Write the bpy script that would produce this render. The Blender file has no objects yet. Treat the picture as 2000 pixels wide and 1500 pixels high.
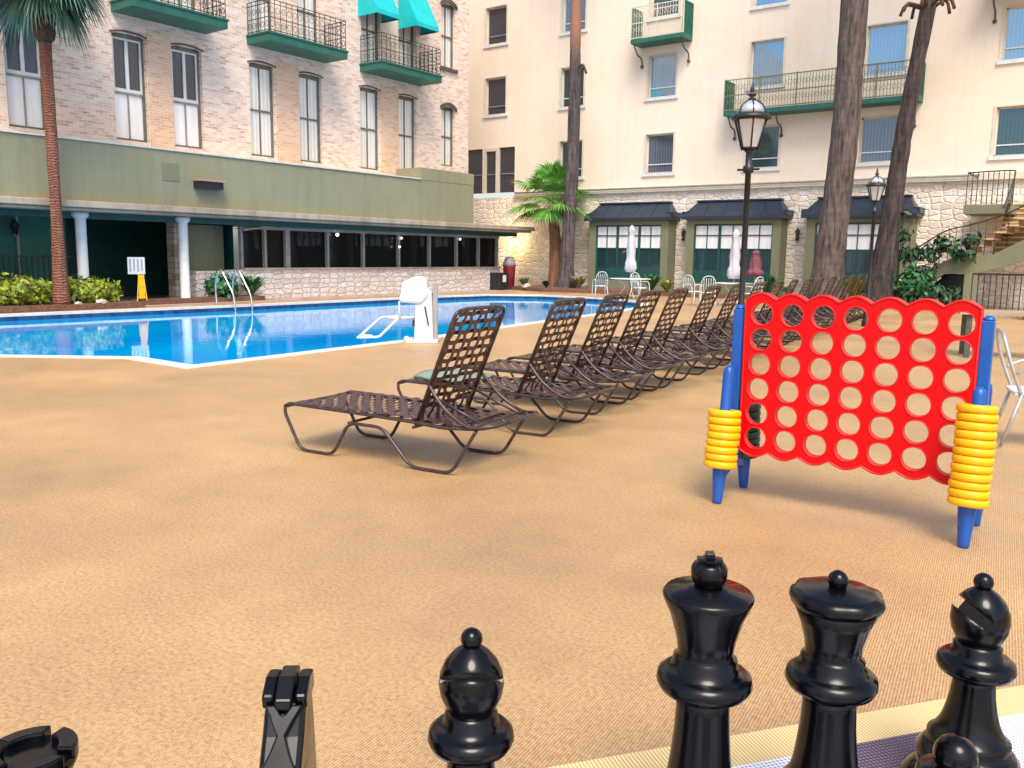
import bpy, bmesh, math, random
from mathutils import Vector, Matrix
from mathutils.geometry import tessellate_polygon
random.seed(7)
R = math.radians
sc = bpy.context.scene
C = sc.collection
# ---------------------------------------------------------------- camera, sky, sun, exposure
PITCH, ROLL, YAW = R(8.494), R(0.773), R(36.304)
cam_d = bpy.data.cameras.new('camera'); cam = bpy.data.objects.new('camera', cam_d); C.objects.link(cam)
cam_d.sensor_width = 36; cam_d.lens = 36*1685.5/2000; cam_d.clip_start = .05; cam_d.clip_end = 500
cp, sp, cr, sr = math.cos(PITCH), math.sin(PITCH), math.cos(ROLL), math.sin(ROLL)
fwd = Vector((0, cp, -sp)); up0 = Vector((0, sp, cp)); rt0 = Vector((1, 0, 0))
rt = rt0*cr + up0*sr; up = up0*cr - rt0*sr
M = Matrix((rt, up, -fwd)).transposed().to_4x4()
cam.matrix_world = Matrix.Translation((0, 0, 1.5)) @ Matrix.Rotation(YAW, 4, 'Z') @ M
sc.camera = cam
SUN_EL, SUN_AZ = R(55), R(140)      # azimuth measured from +Y towards +X
w = bpy.data.worlds.new('World'); sc.world = w; w.use_nodes = True
nt = w.node_tree; bg = nt.nodes['Background']
sky = nt.nodes.new('ShaderNodeTexSky'); sky.sky_type = 'NISHITA'; sky.sun_disc = False
sky.sun_elevation = SUN_EL; sky.sun_rotation = SUN_AZ; sky.air_density = 1.0; sky.dust_density = 3.0; sky.ozone_density = 1.0
nt.links.new(sky.outputs[0], bg.inputs[0]); bg.inputs[1].default_value = .13
sun_d = bpy.data.lights.new('sun', 'SUN'); sun = bpy.data.objects.new('sun', sun_d); C.objects.link(sun)
sun_d.energy = 1.7; sun_d.angle = R(26); sun_d.color = (1, .93, .82)
sd = Vector((math.sin(SUN_AZ)*math.cos(SUN_EL), math.cos(SUN_AZ)*math.cos(SUN_EL), math.sin(SUN_EL)))
sun.rotation_euler = (-sd).to_track_quat('-Z', 'Y').to_euler(); sun.location = (0, 0, 30)
sc.view_settings.view_transform = 'Standard'; sc.view_settings.look = 'None'
sc.view_settings.exposure = 1.0; sc.view_settings.gamma = 1; sc.view_settings.use_curve_mapping = False
sc.render.resolution_x = 1024; sc.render.resolution_y = 768
sc.cycles.max_bounces = 6

# ---------------------------------------------------------------- materials
def N(nt, t, **kw):
    n = nt.nodes.new('ShaderNode'+t)
    for k, v in kw.items():
        if k in n.inputs: n.inputs[k].default_value = v
        else: setattr(n, k, v)
    return n
def ramp(nt, fac, stops):
    r = nt.nodes.new('ShaderNodeValToRGB'); cr_ = r.color_ramp
    while len(cr_.elements) < len(stops): cr_.elements.new(.5)
    for e, (p, c) in zip(cr_.elements, stops): e.position = p; e.color = (*c, 1)
    nt.links.new(fac, r.inputs[0]); return r.outputs[0]
def coords(nt, mode='Object', scale=(1, 1, 1), rot=0):
    tc = nt.nodes.new('ShaderNodeTexCoord'); mp = nt.nodes.new('ShaderNodeMapping')
    mp.inputs['Scale'].default_value = scale; mp.inputs['Rotation'].default_value = (0, 0, rot)
    nt.links.new(tc.outputs[mode], mp.inputs[0]); return mp.outputs[0]
def wallcoords(nt):      # (x+y, z) so that both facade directions get the bond
    tc = nt.nodes.new('ShaderNodeTexCoord'); s = nt.nodes.new('ShaderNodeSeparateXYZ'); nt.links.new(tc.outputs['Object'], s.inputs[0])
    a = N(nt, 'Math', operation='ADD'); nt.links.new(s.outputs[0], a.inputs[0]); nt.links.new(s.outputs[1], a.inputs[1])
    c = nt.nodes.new('ShaderNodeCombineXYZ'); nt.links.new(a.outputs[0], c.inputs[0]); nt.links.new(s.outputs[2], c.inputs[1]); return c.outputs[0]
def bump(nt, h, bsdf, strength=.3, dist=.01):
    b = N(nt, 'Bump'); b.inputs['Strength'].default_value = strength; b.inputs['Distance'].default_value = dist
    nt.links.new(h, b.inputs['Height']); nt.links.new(b.outputs[0], bsdf.inputs['Normal'])
def base(name, col=(.5, .5, .5), rough=.6, metal=0, spec=.5):
    m = bpy.data.materials.new(name); m.use_nodes = True; b = m.node_tree.nodes['Principled BSDF']
    b.inputs['Base Color'].default_value = (*col, 1); b.inputs['Roughness'].default_value = rough
    b.inputs['Metallic'].default_value = metal; b.inputs['Specular IOR Level'].default_value = spec
    return m, m.node_tree, b
def noisy(name, c1, c2, scale=4, rough=.6, metal=0, bmp=.15, dist=.004, stretch=(1, 1, 1), spec=.5, detail=6, lo=.35, hi=.65):
    m, nt, b = base(name, c1, rough, metal, spec)
    n = N(nt, 'TexNoise', Scale=scale, Detail=detail, Roughness=.65); nt.links.new(coords(nt, scale=stretch), n.inputs['Vector'])
    nt.links.new(ramp(nt, n.outputs[0], [(lo, c1), (hi, c2)]), b.inputs['Base Color'])
    if bmp: bump(nt, n.outputs[0], b, bmp, dist)
    return m
def mixc(nt, fac, a, b, mode='MIX'):
    x = nt.nodes.new('ShaderNodeMix'); x.data_type = 'RGBA'; x.blend_type = mode
    if isinstance(fac, (int, float)): x.inputs[0].default_value = fac
    else: nt.links.new(fac, x.inputs[0])
    for s, v in ((6, a), (7, b)):
        if isinstance(v, tuple): x.inputs[s].default_value = (*v, 1)
        else: nt.links.new(v, x.inputs[s])
    return x.outputs[2]
MT = {}
def mat_deck():
    m, nt, b = base('deck_matting', (.6, .4, .2), .5, 0, .9)
    v = coords(nt)
    n1 = N(nt, 'TexNoise', Scale=.42, Detail=5, Roughness=.65); nt.links.new(v, n1.inputs['Vector'])
    n2 = N(nt, 'TexNoise', Scale=55, Detail=5, Roughness=.8); nt.links.new(v, n2.inputs['Vector'])
    n3 = N(nt, 'TexNoise', Scale=2.2, Detail=6, Roughness=.7); nt.links.new(v, n3.inputs['Vector'])
    c = ramp(nt, n1.outputs[0], [(.34, (.475, .305, .165)), (.5, (.55, .36, .17)), (.66, (.60, .405, .19))])
    c = mixc(nt, .55, c, ramp(nt, n3.outputs[0], [(.35, (.78, .75, .72)), (.65, (1, 1, 1))]), 'MULTIPLY')
    c = mixc(nt, .8, c, ramp(nt, n2.outputs[0], [(.36, (.5, .42, .36)), (.5, (.95, .9, .86)), (.66, (1.25, 1.25, 1.25))]), 'MULTIPLY')
    w1 = N(nt, 'TexWave', wave_type='BANDS', bands_direction='X', Scale=30, Distortion=.6); w1.inputs['Detail Scale'].default_value = 3
    nt.links.new(coords(nt, rot=R(-7)), w1.inputs['Vector'])
    c = mixc(nt, .7, c, ramp(nt, w1.outputs[1], [(.15, (.62, .58, .55)), (.6, (1.08, 1.08, 1.05))]), 'MULTIPLY')
    d = N(nt, 'TexVoronoi', Scale=5.5); nt.links.new(v, d.inputs['Vector'])
    c = mixc(nt, ramp(nt, d.outputs['Distance'], [(.012, (.8, .8, .8)), (.03, (0, 0, 0))]), c, (.06, .04, .03))
    nt.links.new(c, b.inputs['Base Color'])
    nt.links.new(ramp(nt, n1.outputs[0], [(.35, (.36, .36, .36)), (.6, (.5, .5, .5))]), b.inputs['Roughness'])
    mx = N(nt, 'Math', operation='ADD'); nt.links.new(w1.outputs[1], mx.inputs[0]); nt.links.new(n2.outputs[0], mx.inputs[1])
    bump(nt, mx.outputs[0], b, .5, .003)
    return m
def mat_brick(name, cols, mortar, bw, bh, distort=.02, offs=.5, msize=.012, tint=None, sq=1, bstr=.5, dark=None):
    m, nt, b = base(name, cols[0], .85)
    v = wallcoords(nt)
    n = N(nt, 'TexNoise', Scale=1.3, Detail=3); nt.links.new(v, n.inputs['Vector'])
    mxv = nt.nodes.new('ShaderNodeMix'); mxv.data_type = 'VECTOR'; mxv.inputs[0].default_value = distort
    nt.links.new(v, mxv.inputs[4]); nt.links.new(n.outputs[1], mxv.inputs[5])
    br = N(nt, 'TexBrick', offset=offs, squash=sq, squash_frequency=3); nt.links.new(mxv.outputs[1], br.inputs['Vector'])
    br.inputs['Scale'].default_value = 1; br.inputs['Brick Width'].default_value = bw; br.inputs['Row Height'].default_value = bh
    br.inputs['Mortar Size'].default_value = msize; br.inputs['Mortar Smooth'].default_value = .3; br.inputs['Bias'].default_value = 0
    br.inputs['Color1'].default_value = (0, 0, 0, 1); br.inputs['Color2'].default_value = (1, 1, 1, 1); br.inputs['Mortar'].default_value = (.5, .5, .5, 1)
    k = len(cols)-1
    c = ramp(nt, br.outputs[0], [(i/k, q) for i, q in enumerate(cols)])
    big = N(nt, 'TexNoise', Scale=.45, Detail=5, Roughness=.7); nt.links.new(v, big.inputs['Vector'])
    c = mixc(nt, .6, c, ramp(nt, big.outputs[0], [(.3, (.8, .76, .72)), (.65, (1.05, 1.03, 1.0))]), 'MULTIPLY')
    fine = N(nt, 'TexNoise', Scale=14, Detail=4, Roughness=.7); nt.links.new(v, fine.inputs['Vector'])
    c = mixc(nt, .5, c, ramp(nt, fine.outputs[0], [(.3, (.78, .74, .7)), (.65, (1.05, 1.05, 1.05))]), 'MULTIPLY')
    if dark:
        sp_ = N(nt, 'TexNoise', Scale=3.2, Detail=2); nt.links.new(coordstretch(nt, v), sp_.inputs['Vector'])
        c = mixc(nt, ramp(nt, sp_.outputs[0], [(.64, (0, 0, 0)), (.74, (.75, .75, .75))]), c, dark)
    c = mixc(nt, br.outputs[1], c, mortar)
    nt.links.new(c, b.inputs['Base Color'])
    inv = N(nt, 'Math', operation='SUBTRACT'); inv.inputs[0].default_value = 1; nt.links.new(br.outputs[1], inv.inputs[1])
    ad = N(nt, 'Math', operation='ADD'); nt.links.new(inv.outputs[0], ad.inputs[0]); nt.links.new(fine.outputs[0], ad.inputs[1])
    bump(nt, ad.outputs[0], b, bstr, .02)
    return m
def mat_rubble(name, cols, mortar, sx, sz):
    m, nt, b = base(name, cols[0], .85); v = wallcoords(nt)
    n = N(nt, 'TexNoise', Scale=2.5, Detail=2); nt.links.new(v, n.inputs['Vector'])
    mxv = nt.nodes.new('ShaderNodeMix'); mxv.data_type = 'VECTOR'; mxv.inputs[0].default_value = .035; nt.links.new(v, mxv.inputs[4]); nt.links.new(n.outputs[1], mxv.inputs[5])
    mp = nt.nodes.new('ShaderNodeMapping'); mp.inputs['Scale'].default_value = (sx, sz, 1); nt.links.new(mxv.outputs[1], mp.inputs[0])
    f1 = N(nt, 'TexVoronoi', Scale=1, Randomness=.6, voronoi_dimensions='2D'); nt.links.new(mp.outputs[0], f1.inputs['Vector'])
    de = N(nt, 'TexVoronoi', Scale=1, Randomness=.6, voronoi_dimensions='2D', feature='DISTANCE_TO_EDGE'); nt.links.new(mp.outputs[0], de.inputs['Vector'])
    sp_ = nt.nodes.new('ShaderNodeSeparateColor'); nt.links.new(f1.outputs['Color'], sp_.inputs[0])
    k_ = len(cols)-1; c = ramp(nt, sp_.outputs[0], [(i/k_, q) for i, q in enumerate(cols)])
    fine = N(nt, 'TexNoise', Scale=9, Detail=6, Roughness=.75); nt.links.new(v, fine.inputs['Vector'])
    c = mixc(nt, .7, c, ramp(nt, fine.outputs[0], [(.38, (.66, .57, .48)), (.54, (1, 1, 1))]), 'MULTIPLY')
    c = mixc(nt, ramp(nt, de.outputs['Distance'], [(.015, (1, 1, 1)), (.07, (0, 0, 0))]), c, mortar)
    nt.links.new(c, b.inputs['Base Color'])
    h = ramp(nt, de.outputs['Distance'], [(.02, (0, 0, 0)), (.14, (1, 1, 1))]); ad = N(nt, 'Math', operation='ADD'); nt.links.new(h, ad.inputs[0]); nt.links.new(fine.outputs[0], ad.inputs[1])
    bump(nt, ad.outputs[0], b, .8, .03); return m
def coordstretch(nt, v):
    mp = nt.nodes.new('ShaderNodeMapping'); mp.inputs['Scale'].default_value = (1, 3.2, 1); nt.links.new(v, mp.inputs[0]); return mp.outputs[0]
def mat_stucco(name, c1, c2, streak=.35):
    m, nt, b = base(name, c1, .85)
    v = wallcoords(nt)
    n = N(nt, 'TexNoise', Scale=.35, Detail=6, Roughness=.65); nt.links.new(v, n.inputs['Vector'])
    c = ramp(nt, n.outputs[0], [(.32, c1), (.68, c2)])
    mp = nt.nodes.new('ShaderNodeMapping'); mp.inputs['Scale'].default_value = (3, .22, 1); nt.links.new(v, mp.inputs[0])
    s = N(nt, 'TexNoise', Scale=1.2, Detail=6, Roughness=.7); nt.links.new(mp.outputs[0], s.inputs['Vector'])
    c = mixc(nt, streak, c, ramp(nt, s.outputs[0], [(.33, (.74, .7, .64)), (.55, (1, 1, 1))]), 'MULTIPLY')
    nt.links.new(c, b.inputs['Base Color'])
    f = N(nt, 'TexNoise', Scale=40, Detail=3); nt.links.new(v, f.inputs['Vector']); bump(nt, f.outputs[0], b, .2, .01)
    return m
def mat_leaf(name, cols, rough=.45, trans=.15):
    m, nt, b = base(name, cols[0], rough)
    g = nt.nodes.new('ShaderNodeNewGeometry')
    nt.links.new(ramp(nt, g.outputs['Random Per Island'], [(i/(len(cols)-1), c) for i, c in enumerate(cols)]), b.inputs['Base Color'])
    return m
def mat_trunk(name, c1, c2, c3=None, z3=None, rings=6, rs=.25):
    m, nt, b = base(name, c1, .9)
    v = coords(nt, scale=(4, 4, .55)); n = N(nt, 'TexNoise', Scale=2.6, Detail=8, Roughness=.7); nt.links.new(v, n.inputs['Vector'])
    c = ramp(nt, n.outputs[0], [(.36, c1), (.62, c2)])
    wv = N(nt, 'TexWave', wave_type='BANDS', bands_direction='Z', Scale=rings, Distortion=9, Detail=4); nt.links.new(coords(nt), wv.inputs['Vector'])
    c = mixc(nt, rs, c, ramp(nt, wv.outputs[1], [(.2, (.5, .48, .46)), (.6, (1, 1, 1))]), 'MULTIPLY')
    if c3:
        tc = nt.nodes.new('ShaderNodeTexCoord'); s = nt.nodes.new('ShaderNodeSeparateXYZ'); nt.links.new(tc.outputs['Object'], s.inputs[0])
        mr = N(nt, 'MapRange'); mr.inputs[1].default_value = z3; mr.inputs[2].default_value = z3+1.2; nt.links.new(s.outputs[2], mr.inputs[0])
        c = mixc(nt, mr.outputs[0], c, c3)
    nt.links.new(c, b.inputs['Base Color'])
    sc_ = N(nt, 'Math', operation='MULTIPLY'); sc_.inputs[1].default_value = rs; nt.links.new(wv.outputs[1], sc_.inputs[0])
    ad = N(nt, 'Math', operation='ADD'); nt.links.new(n.outputs[0], ad.inputs[0]); nt.links.new(sc_.outputs[0], ad.inputs[1])
    bump(nt, ad.outputs[0], b, .8, .05)
    return m
def mat_glass(name, col, gloss=.25, tint=(.75, .88, 1), rough=.03, folds=0, scale=9):
    m, nt, b = base(name, col, .35)
    if folds:
        v = wallcoords(nt); wv = N(nt, 'TexWave', wave_type='BANDS', bands_direction='X', Scale=scale*.3, Distortion=1.2, Detail=3); nt.links.new(v, wv.inputs['Vector'])
        nt.links.new(ramp(nt, wv.outputs[1], [(0, tuple(q*(1-folds) for q in col)), (1, col)]), b.inputs['Base Color'])
    g = N(nt, 'BsdfGlossy', Roughness=rough); g.inputs[0].default_value = (*tint, 1)
    n = N(nt, 'TexNoise', Scale=.9, Detail=1); nt.links.new(coords(nt), n.inputs['Vector'])
    bp = N(nt, 'Bump'); bp.inputs['Strength'].default_value = .15; bp.inputs['Distance'].default_value = .03; nt.links.new(n.outputs[0], bp.inputs['Height']); nt.links.new(bp.outputs[0], g.inputs['Normal'])
    mx = nt.nodes.new('ShaderNodeMixShader'); mx.inputs[0].default_value = gloss
    nt.links.new(b.outputs[0], mx.inputs[1]); nt.links.new(g.outputs[0], mx.inputs[2])
    nt.links.new(mx.outputs[0], nt.nodes['Material Output'].inputs[0]); return m
def mat_water():
    m, nt, b = base('pool_water', (.0, .23, .62), .02, 0, .5)
    b.inputs['IOR'].default_value = 1.33
    v = coords(nt)
    n = N(nt, 'TexNoise', Scale=.5, Detail=3); nt.links.new(v, n.inputs['Vector'])
    nt.links.new(ramp(nt, n.outputs[0], [(.3, (.0, .29, .80)), (.7, (.0, .44, .90))]), b.inputs['Base Color'])
    n2 = N(nt, 'TexNoise', Scale=2.6, Detail=3, Roughness=.55); nt.links.new(v, n2.inputs['Vector'])
    bump(nt, n2.outputs[0], b, .2, .012); return m
def mat_mat():
    m, nt, b = base('chess_mat_tile', (.8, .8, .8), .45)
    tc = nt.nodes.new('ShaderNodeTexCoord'); ck = N(nt, 'TexChecker', Scale=2.0); nt.links.new(tc.outputs['Object'], ck.inputs[0])
    ck.inputs[1].default_value = (.72, .74, .80, 1); ck.inputs[2].default_value = (.085, .06, .10, 1)
    vo = N(nt, 'TexVoronoi', Scale=75, Randomness=0); nt.links.new(tc.outputs['Object'], vo.inputs['Vector'])
    h = ramp(nt, vo.outputs['Distance'], [(.2, (.3, .3, .33)), (.36, (1, 1, 1))])
    c = mixc(nt, 1, ck.outputs[0], h, 'MULTIPLY'); 
    vo2 = ramp(nt, vo.outputs['Distance'], [(.5, (0, 0, 0)), (.62, (.22, .22, .22))])
    c = mixc(nt, 1, c, vo2, 'ADD')
    nt.links.new(c, b.inputs['Base Color']); bump(nt, vo.outputs['Distance'], b, .4, .004); return m
def mat_chess():
    m, nt, b = base('black_plastic', (.002, .002, .003), .12, 0, .3)
    n = N(nt, 'TexNoise', Scale=60, Detail=5, Roughness=.8); nt.links.new(coords(nt), n.inputs['Vector'])
    nt.links.new(ramp(nt, n.outputs[0], [(.68, (.002, .002, .003)), (.78, (.04, .045, .05))]), b.inputs['Base Color'])
    n2 = N(nt, 'TexNoise', Scale=7, Detail=4); nt.links.new(coords(nt), n2.inputs['Vector'])
    nt.links.new(ramp(nt, n2.outputs[0], [(.35, (.12, .12, .12)), (.7, (.30, .30, .30))]), b.inputs['Roughness'])
    bump(nt, n2.outputs[0], b, .08, .003); return m
def emis(name, col, s):
    m, nt, b = base(name, col); b.inputs['Emission Color'].default_value = (*col, 1); b.inputs['Emission Strength'].default_value = s; return m

MT['deck'] = mat_deck()
MT['brick'] = mat_brick('pale_brick', [(.60, .41, .33), (.76, .58, .48), (.82, .67, .57), (.85, .73, .63), (.70, .52, .42)], (.80, .70, .61), .24, .078, .01, msize=.008, dark=(.25, .15, .11))
MT['orangebrick'] = mat_brick('orange_brick', [(.60, .38, .24), (.72, .48, .32), (.76, .54, .39), (.66, .45, .32)], (.74, .58, .45), .24, .078, .01, msize=.008)
MT['stone'] = mat_rubble('limestone', [(.70, .60, .48), (.86, .79, .68), (.84, .70, .56), (.90, .87, .80), (.88, .79, .62), (.78, .68, .60), (.92, .89, .83)], (.78, .69, .58), 2.7, 5.0)
MT['stonelow'] = mat_rubble('thin_limestone', [(.64, .56, .50), (.84, .78, .72), (.80, .66, .58), (.88, .85, .81), (.82, .75, .68)], (.58, .50, .44), 2.6, 6.0)
MT['pillarstone'] = mat_brick('pillar_stone', [(.25, .22, .18), (.5, .45, .38), (.38, .32, .26)], (.2, .17, .14), .3, .16, .06, .37, .014)
MT['redpave'] = mat_brick('red_paver', [(.34, .14, .10), (.46, .22, .16), (.40, .2, .16)], (.4, .3, .25), .2, .1, .01)
MT['stucco'] = mat_stucco('cream_stucco', (.77, .65, .51), (.83, .73, .61), .18)
MT['olive'] = mat_stucco('olive_paint', (.235, .23, .14), (.295, .275, .165), .45)
MT['olive2'] = mat_stucco('olive_trim', (.165, .17, .10), (.22, .22, .135), .3)
MT['slab'] = mat_stucco('stained_concrete', (.27, .20, .14), (.50, .42, .32), .8)
MT['green'] = noisy('green_paint', (.010, .095, .068), (.016, .135, .095), 3, .5)
MT['dkgreen'] = noisy('dark_green_paint', (.006, .055, .05), (.01, .08, .07), 3, .5)
MT['greenwall'] = noisy('teal_green_wall', (.01, .11, .085), (.015, .15, .115), 1.5, .6)
MT['black'] = noisy('black_iron', (.008, .009, .010), (.02, .02, .022), 12, .42, 0, .1)
MT['white'] = noisy('white_paint', (.70, .71, .70), (.58, .59, .58), 3, .4, 0, .05)
MT['liftwhite'] = noisy('white_vinyl', (.58, .60, .60), (.68, .69, .69), 5, .5, 0, .3, .03)
MT['offwhite'] = noisy('off_white_trim', (.58, .52, .42), (.68, .62, .52), 5, .6)
MT['jamb'] = noisy('grey_green_jamb', (.10, .10, .075), (.17, .16, .12), 6, .6)
MT['frame'] = noisy('grey_metal_frame', (.20, .20, .18), (.30, .29, .26), 6, .5)
MT['hood'] = noisy('dark_hood', (.06, .05, .045), (.12, .095, .08), 8, .7)
MT['curtain'] = mat_glass('curtained_glass', (.80, .78, .74), .10, (.8, .9, 1), .05, .22, 7)
MT['whitepanel_or_sky'] = mat_glass('shutter_or_sky_white', (.86, .86, .87), .06, (.8, .9, 1), .1, .08, 4)  # shutter white, also the painted sky reflection in the bays
MT['louvre'] = mat_glass('louvred_glass', (.02, .02, .035), .08, (.6, .8, 1), .12)
MT['dkglass'] = mat_glass('dark_glass', (.002, .003, .004), .025, (.8, .9, 1), .02)
MT['dkglass'].node_tree.nodes['Principled BSDF'].inputs['Specular IOR Level'].default_value = .12
MT['skytintglass'] = mat_glass('sky_tint_glass', (.07, .19, .36), .32, (.62, .85, 1), .05, .4, 9)  # blue base colour stands in for reflected sky
MT['treetintglass'] = mat_glass('tree_tint_glass', (.012, .05, .06), .10, (.6, .85, 1), .05, .5, 9)  # dark base colour stands in for reflected trees and buildings opposite
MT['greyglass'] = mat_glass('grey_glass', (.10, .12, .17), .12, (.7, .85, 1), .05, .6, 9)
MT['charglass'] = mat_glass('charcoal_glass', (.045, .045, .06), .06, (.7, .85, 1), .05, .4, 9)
MT['awning'] = noisy('turquoise_canvas', (.0, .42, .44), (.0, .5, .52), 2, .55, 0, .2, .02)
MT['navy'] = noisy('navy_metal', (.014, .022, .04), (.024, .036, .06), 3, .4)
MT['coping'] = noisy('pale_coping', (.60, .53, .45), (.74, .70, .64), 5, .6)
MT['bluetile'] = mat_brick('blue_tile', [(.003, .03, .09), (.006, .06, .16), (.01, .08, .2)], (.02, .06, .12), .15, .15, 0, 0, .006)
MT['water'] = mat_water()
MT['chess'] = mat_chess()
MT['mat'] = mat_mat()
def mat_edge():
    m, nt, b = base('yellow_edge', (.75, .6, .3), .6); w1 = N(nt, 'TexWave', wave_type='BANDS', bands_direction='X', Scale=26, Distortion=.3); nt.links.new(coords(nt), w1.inputs['Vector'])
    nt.links.new(ramp(nt, w1.outputs[1], [(.2, (.55, .36, .13)), (.6, (.78, .62, .33))]), b.inputs['Base Color']); bump(nt, w1.outputs[1], b, .5, .003); return m
MT['yellowedge'] = mat_edge()
MT['red'] = noisy('red_plastic', (.66, .0, .002), (.58, .0, .002), 2, .4, 0, .03, spec=.25)
MT['redrim'] = noisy('light_red_plastic', (.72, .012, .012), (.68, .01, .01), 2, .35, 0, .03, spec=.4)
MT['blue'] = noisy('blue_plastic', (.004, .07, .33), (.006, .09, .38), 3, .35, 0, .05)
MT['yellow'] = noisy('yellow_plastic', (.90, .50, .0), (.86, .42, .0), 3, .35, 0, .05)
MT['darkring'] = noisy('dark_plastic', (.01, .03, .02), (.015, .05, .03), 3, .4, 0, .05)
MT['tube'] = noisy('brown_tube', (.035, .022, .022), (.07, .05, .05), 20, .3, .2, .05)
MT['strap'] = noisy('brown_vinyl', (.042, .012, .013), (.07, .024, .024), 14, .38, 0, .1, .002, spec=.7)
MT['chrome'] = noisy('polished_steel', (.75, .76, .78), (.6, .62, .64), 6, .15, 1, 0)
MT['galv'] = noisy('grey_tube', (.42, .43, .43), (.55, .55, .55), 10, .35, .6, .05)
MT['leafy'] = mat_leaf('yellow_green_leaf', [(.12, .17, .015), (.22, .28, .02), (.36, .40, .03), (.16, .2, .02)])
MT['leafg'] = mat_leaf('green_leaf', [(.012, .07, .02), (.03, .14, .04), (.05, .2, .06), (.02, .1, .05)])
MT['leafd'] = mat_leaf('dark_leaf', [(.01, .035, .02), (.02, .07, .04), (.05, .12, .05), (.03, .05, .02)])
MT['leafmix'] = mat_leaf('mixed_leaf', [(.05, .12, .03), (.2, .25, .05), (.35, .32, .12), (.1, .16, .05), (.25, .1, .06)])
MT['palmg'] = mat_leaf('bright_palm_leaf', [(.04, .16, .02), (.10, .32, .03), (.20, .42, .05), (.03, .12, .04)])
MT['palmd'] = mat_leaf('blue_palm_leaf', [(.02, .09, .05), (.06, .17, .10), (.16, .25, .19), (.02, .06, .04)])
MT['mulch'] = noisy('mulch', (.10, .045, .03), (.22, .11, .07), 18, .95, 0, .6, .03)
MT['fibre'] = mat_trunk('fibre_boot', (.05, .028, .015), (.13, .075, .04), rings=9)
MT['trunkr'] = mat_trunk('red_trunk', (.17, .055, .03), (.33, .13, .075), rings=5, rs=.6)
MT['trunkb'] = mat_trunk('orange_brown_trunk', (.16, .07, .04), (.34, .17, .10), rings=5)
MT['trunkd'] = mat_trunk('dark_trunk', (.025, .02, .022), (.13, .10, .10), (.30, .14, .09), 9.3, rings=1.2, rs=.15)
MT['trunkg'] = mat_trunk('grey_brown_trunk', (.03, .02, .018), (.15, .112, .10), rings=1.2, rs=.12)
MT['trunkdk'] = mat_trunk('dark_brown_trunk', (.014, .01, .01), (.085, .06, .055), rings=1.2, rs=.15)
MT['tread'] = noisy('tan_tread', (.52, .36, .18), (.66, .48, .27), 6, .7)
MT['riser'] = noisy('brown_riser', (.22, .13, .06), (.32, .2, .1), 6, .8)
MT['canvas'] = noisy('white_canvas', (.60, .57, .58), (.46, .43, .44), 3, .8, 0, .4, .03)
MT['pinkcanvas'] = noisy('maroon_canvas', (.14, .03, .05), (.22, .07, .09), 3, .8, 0, .3, .02)
MT['lampglass'] = mat_glass('frosted_glass', (.42, .45, .48), .3, (1, 1, 1), .1)
MT['glow'] = emis('lit_bulb', (1, .78, .4), 6)
MT['bulb'] = emis('ceiling_bulb', (1, .95, .85), 2.5)
MT['signblue'] = noisy('sign_print', (.16, .26, .34), (.25, .35, .42), 40, .6)
MT['maroon'] = noisy('maroon_plastic', (.22, .02, .03), (.30, .03, .04), 4, .5)
MT['grey'] = noisy('grey_plastic', (.25, .25, .26), (.35, .35, .36), 4, .5)
MT['towel'] = noisy('sage_towel', (.15, .22, .18), (.22, .29, .24), 40, .95, 0, .5, .004)
MT['rock'] = noisy('pale_rock', (.35, .32, .28), (.6, .56, .5), 4, .9, 0, .6, .03)

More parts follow.
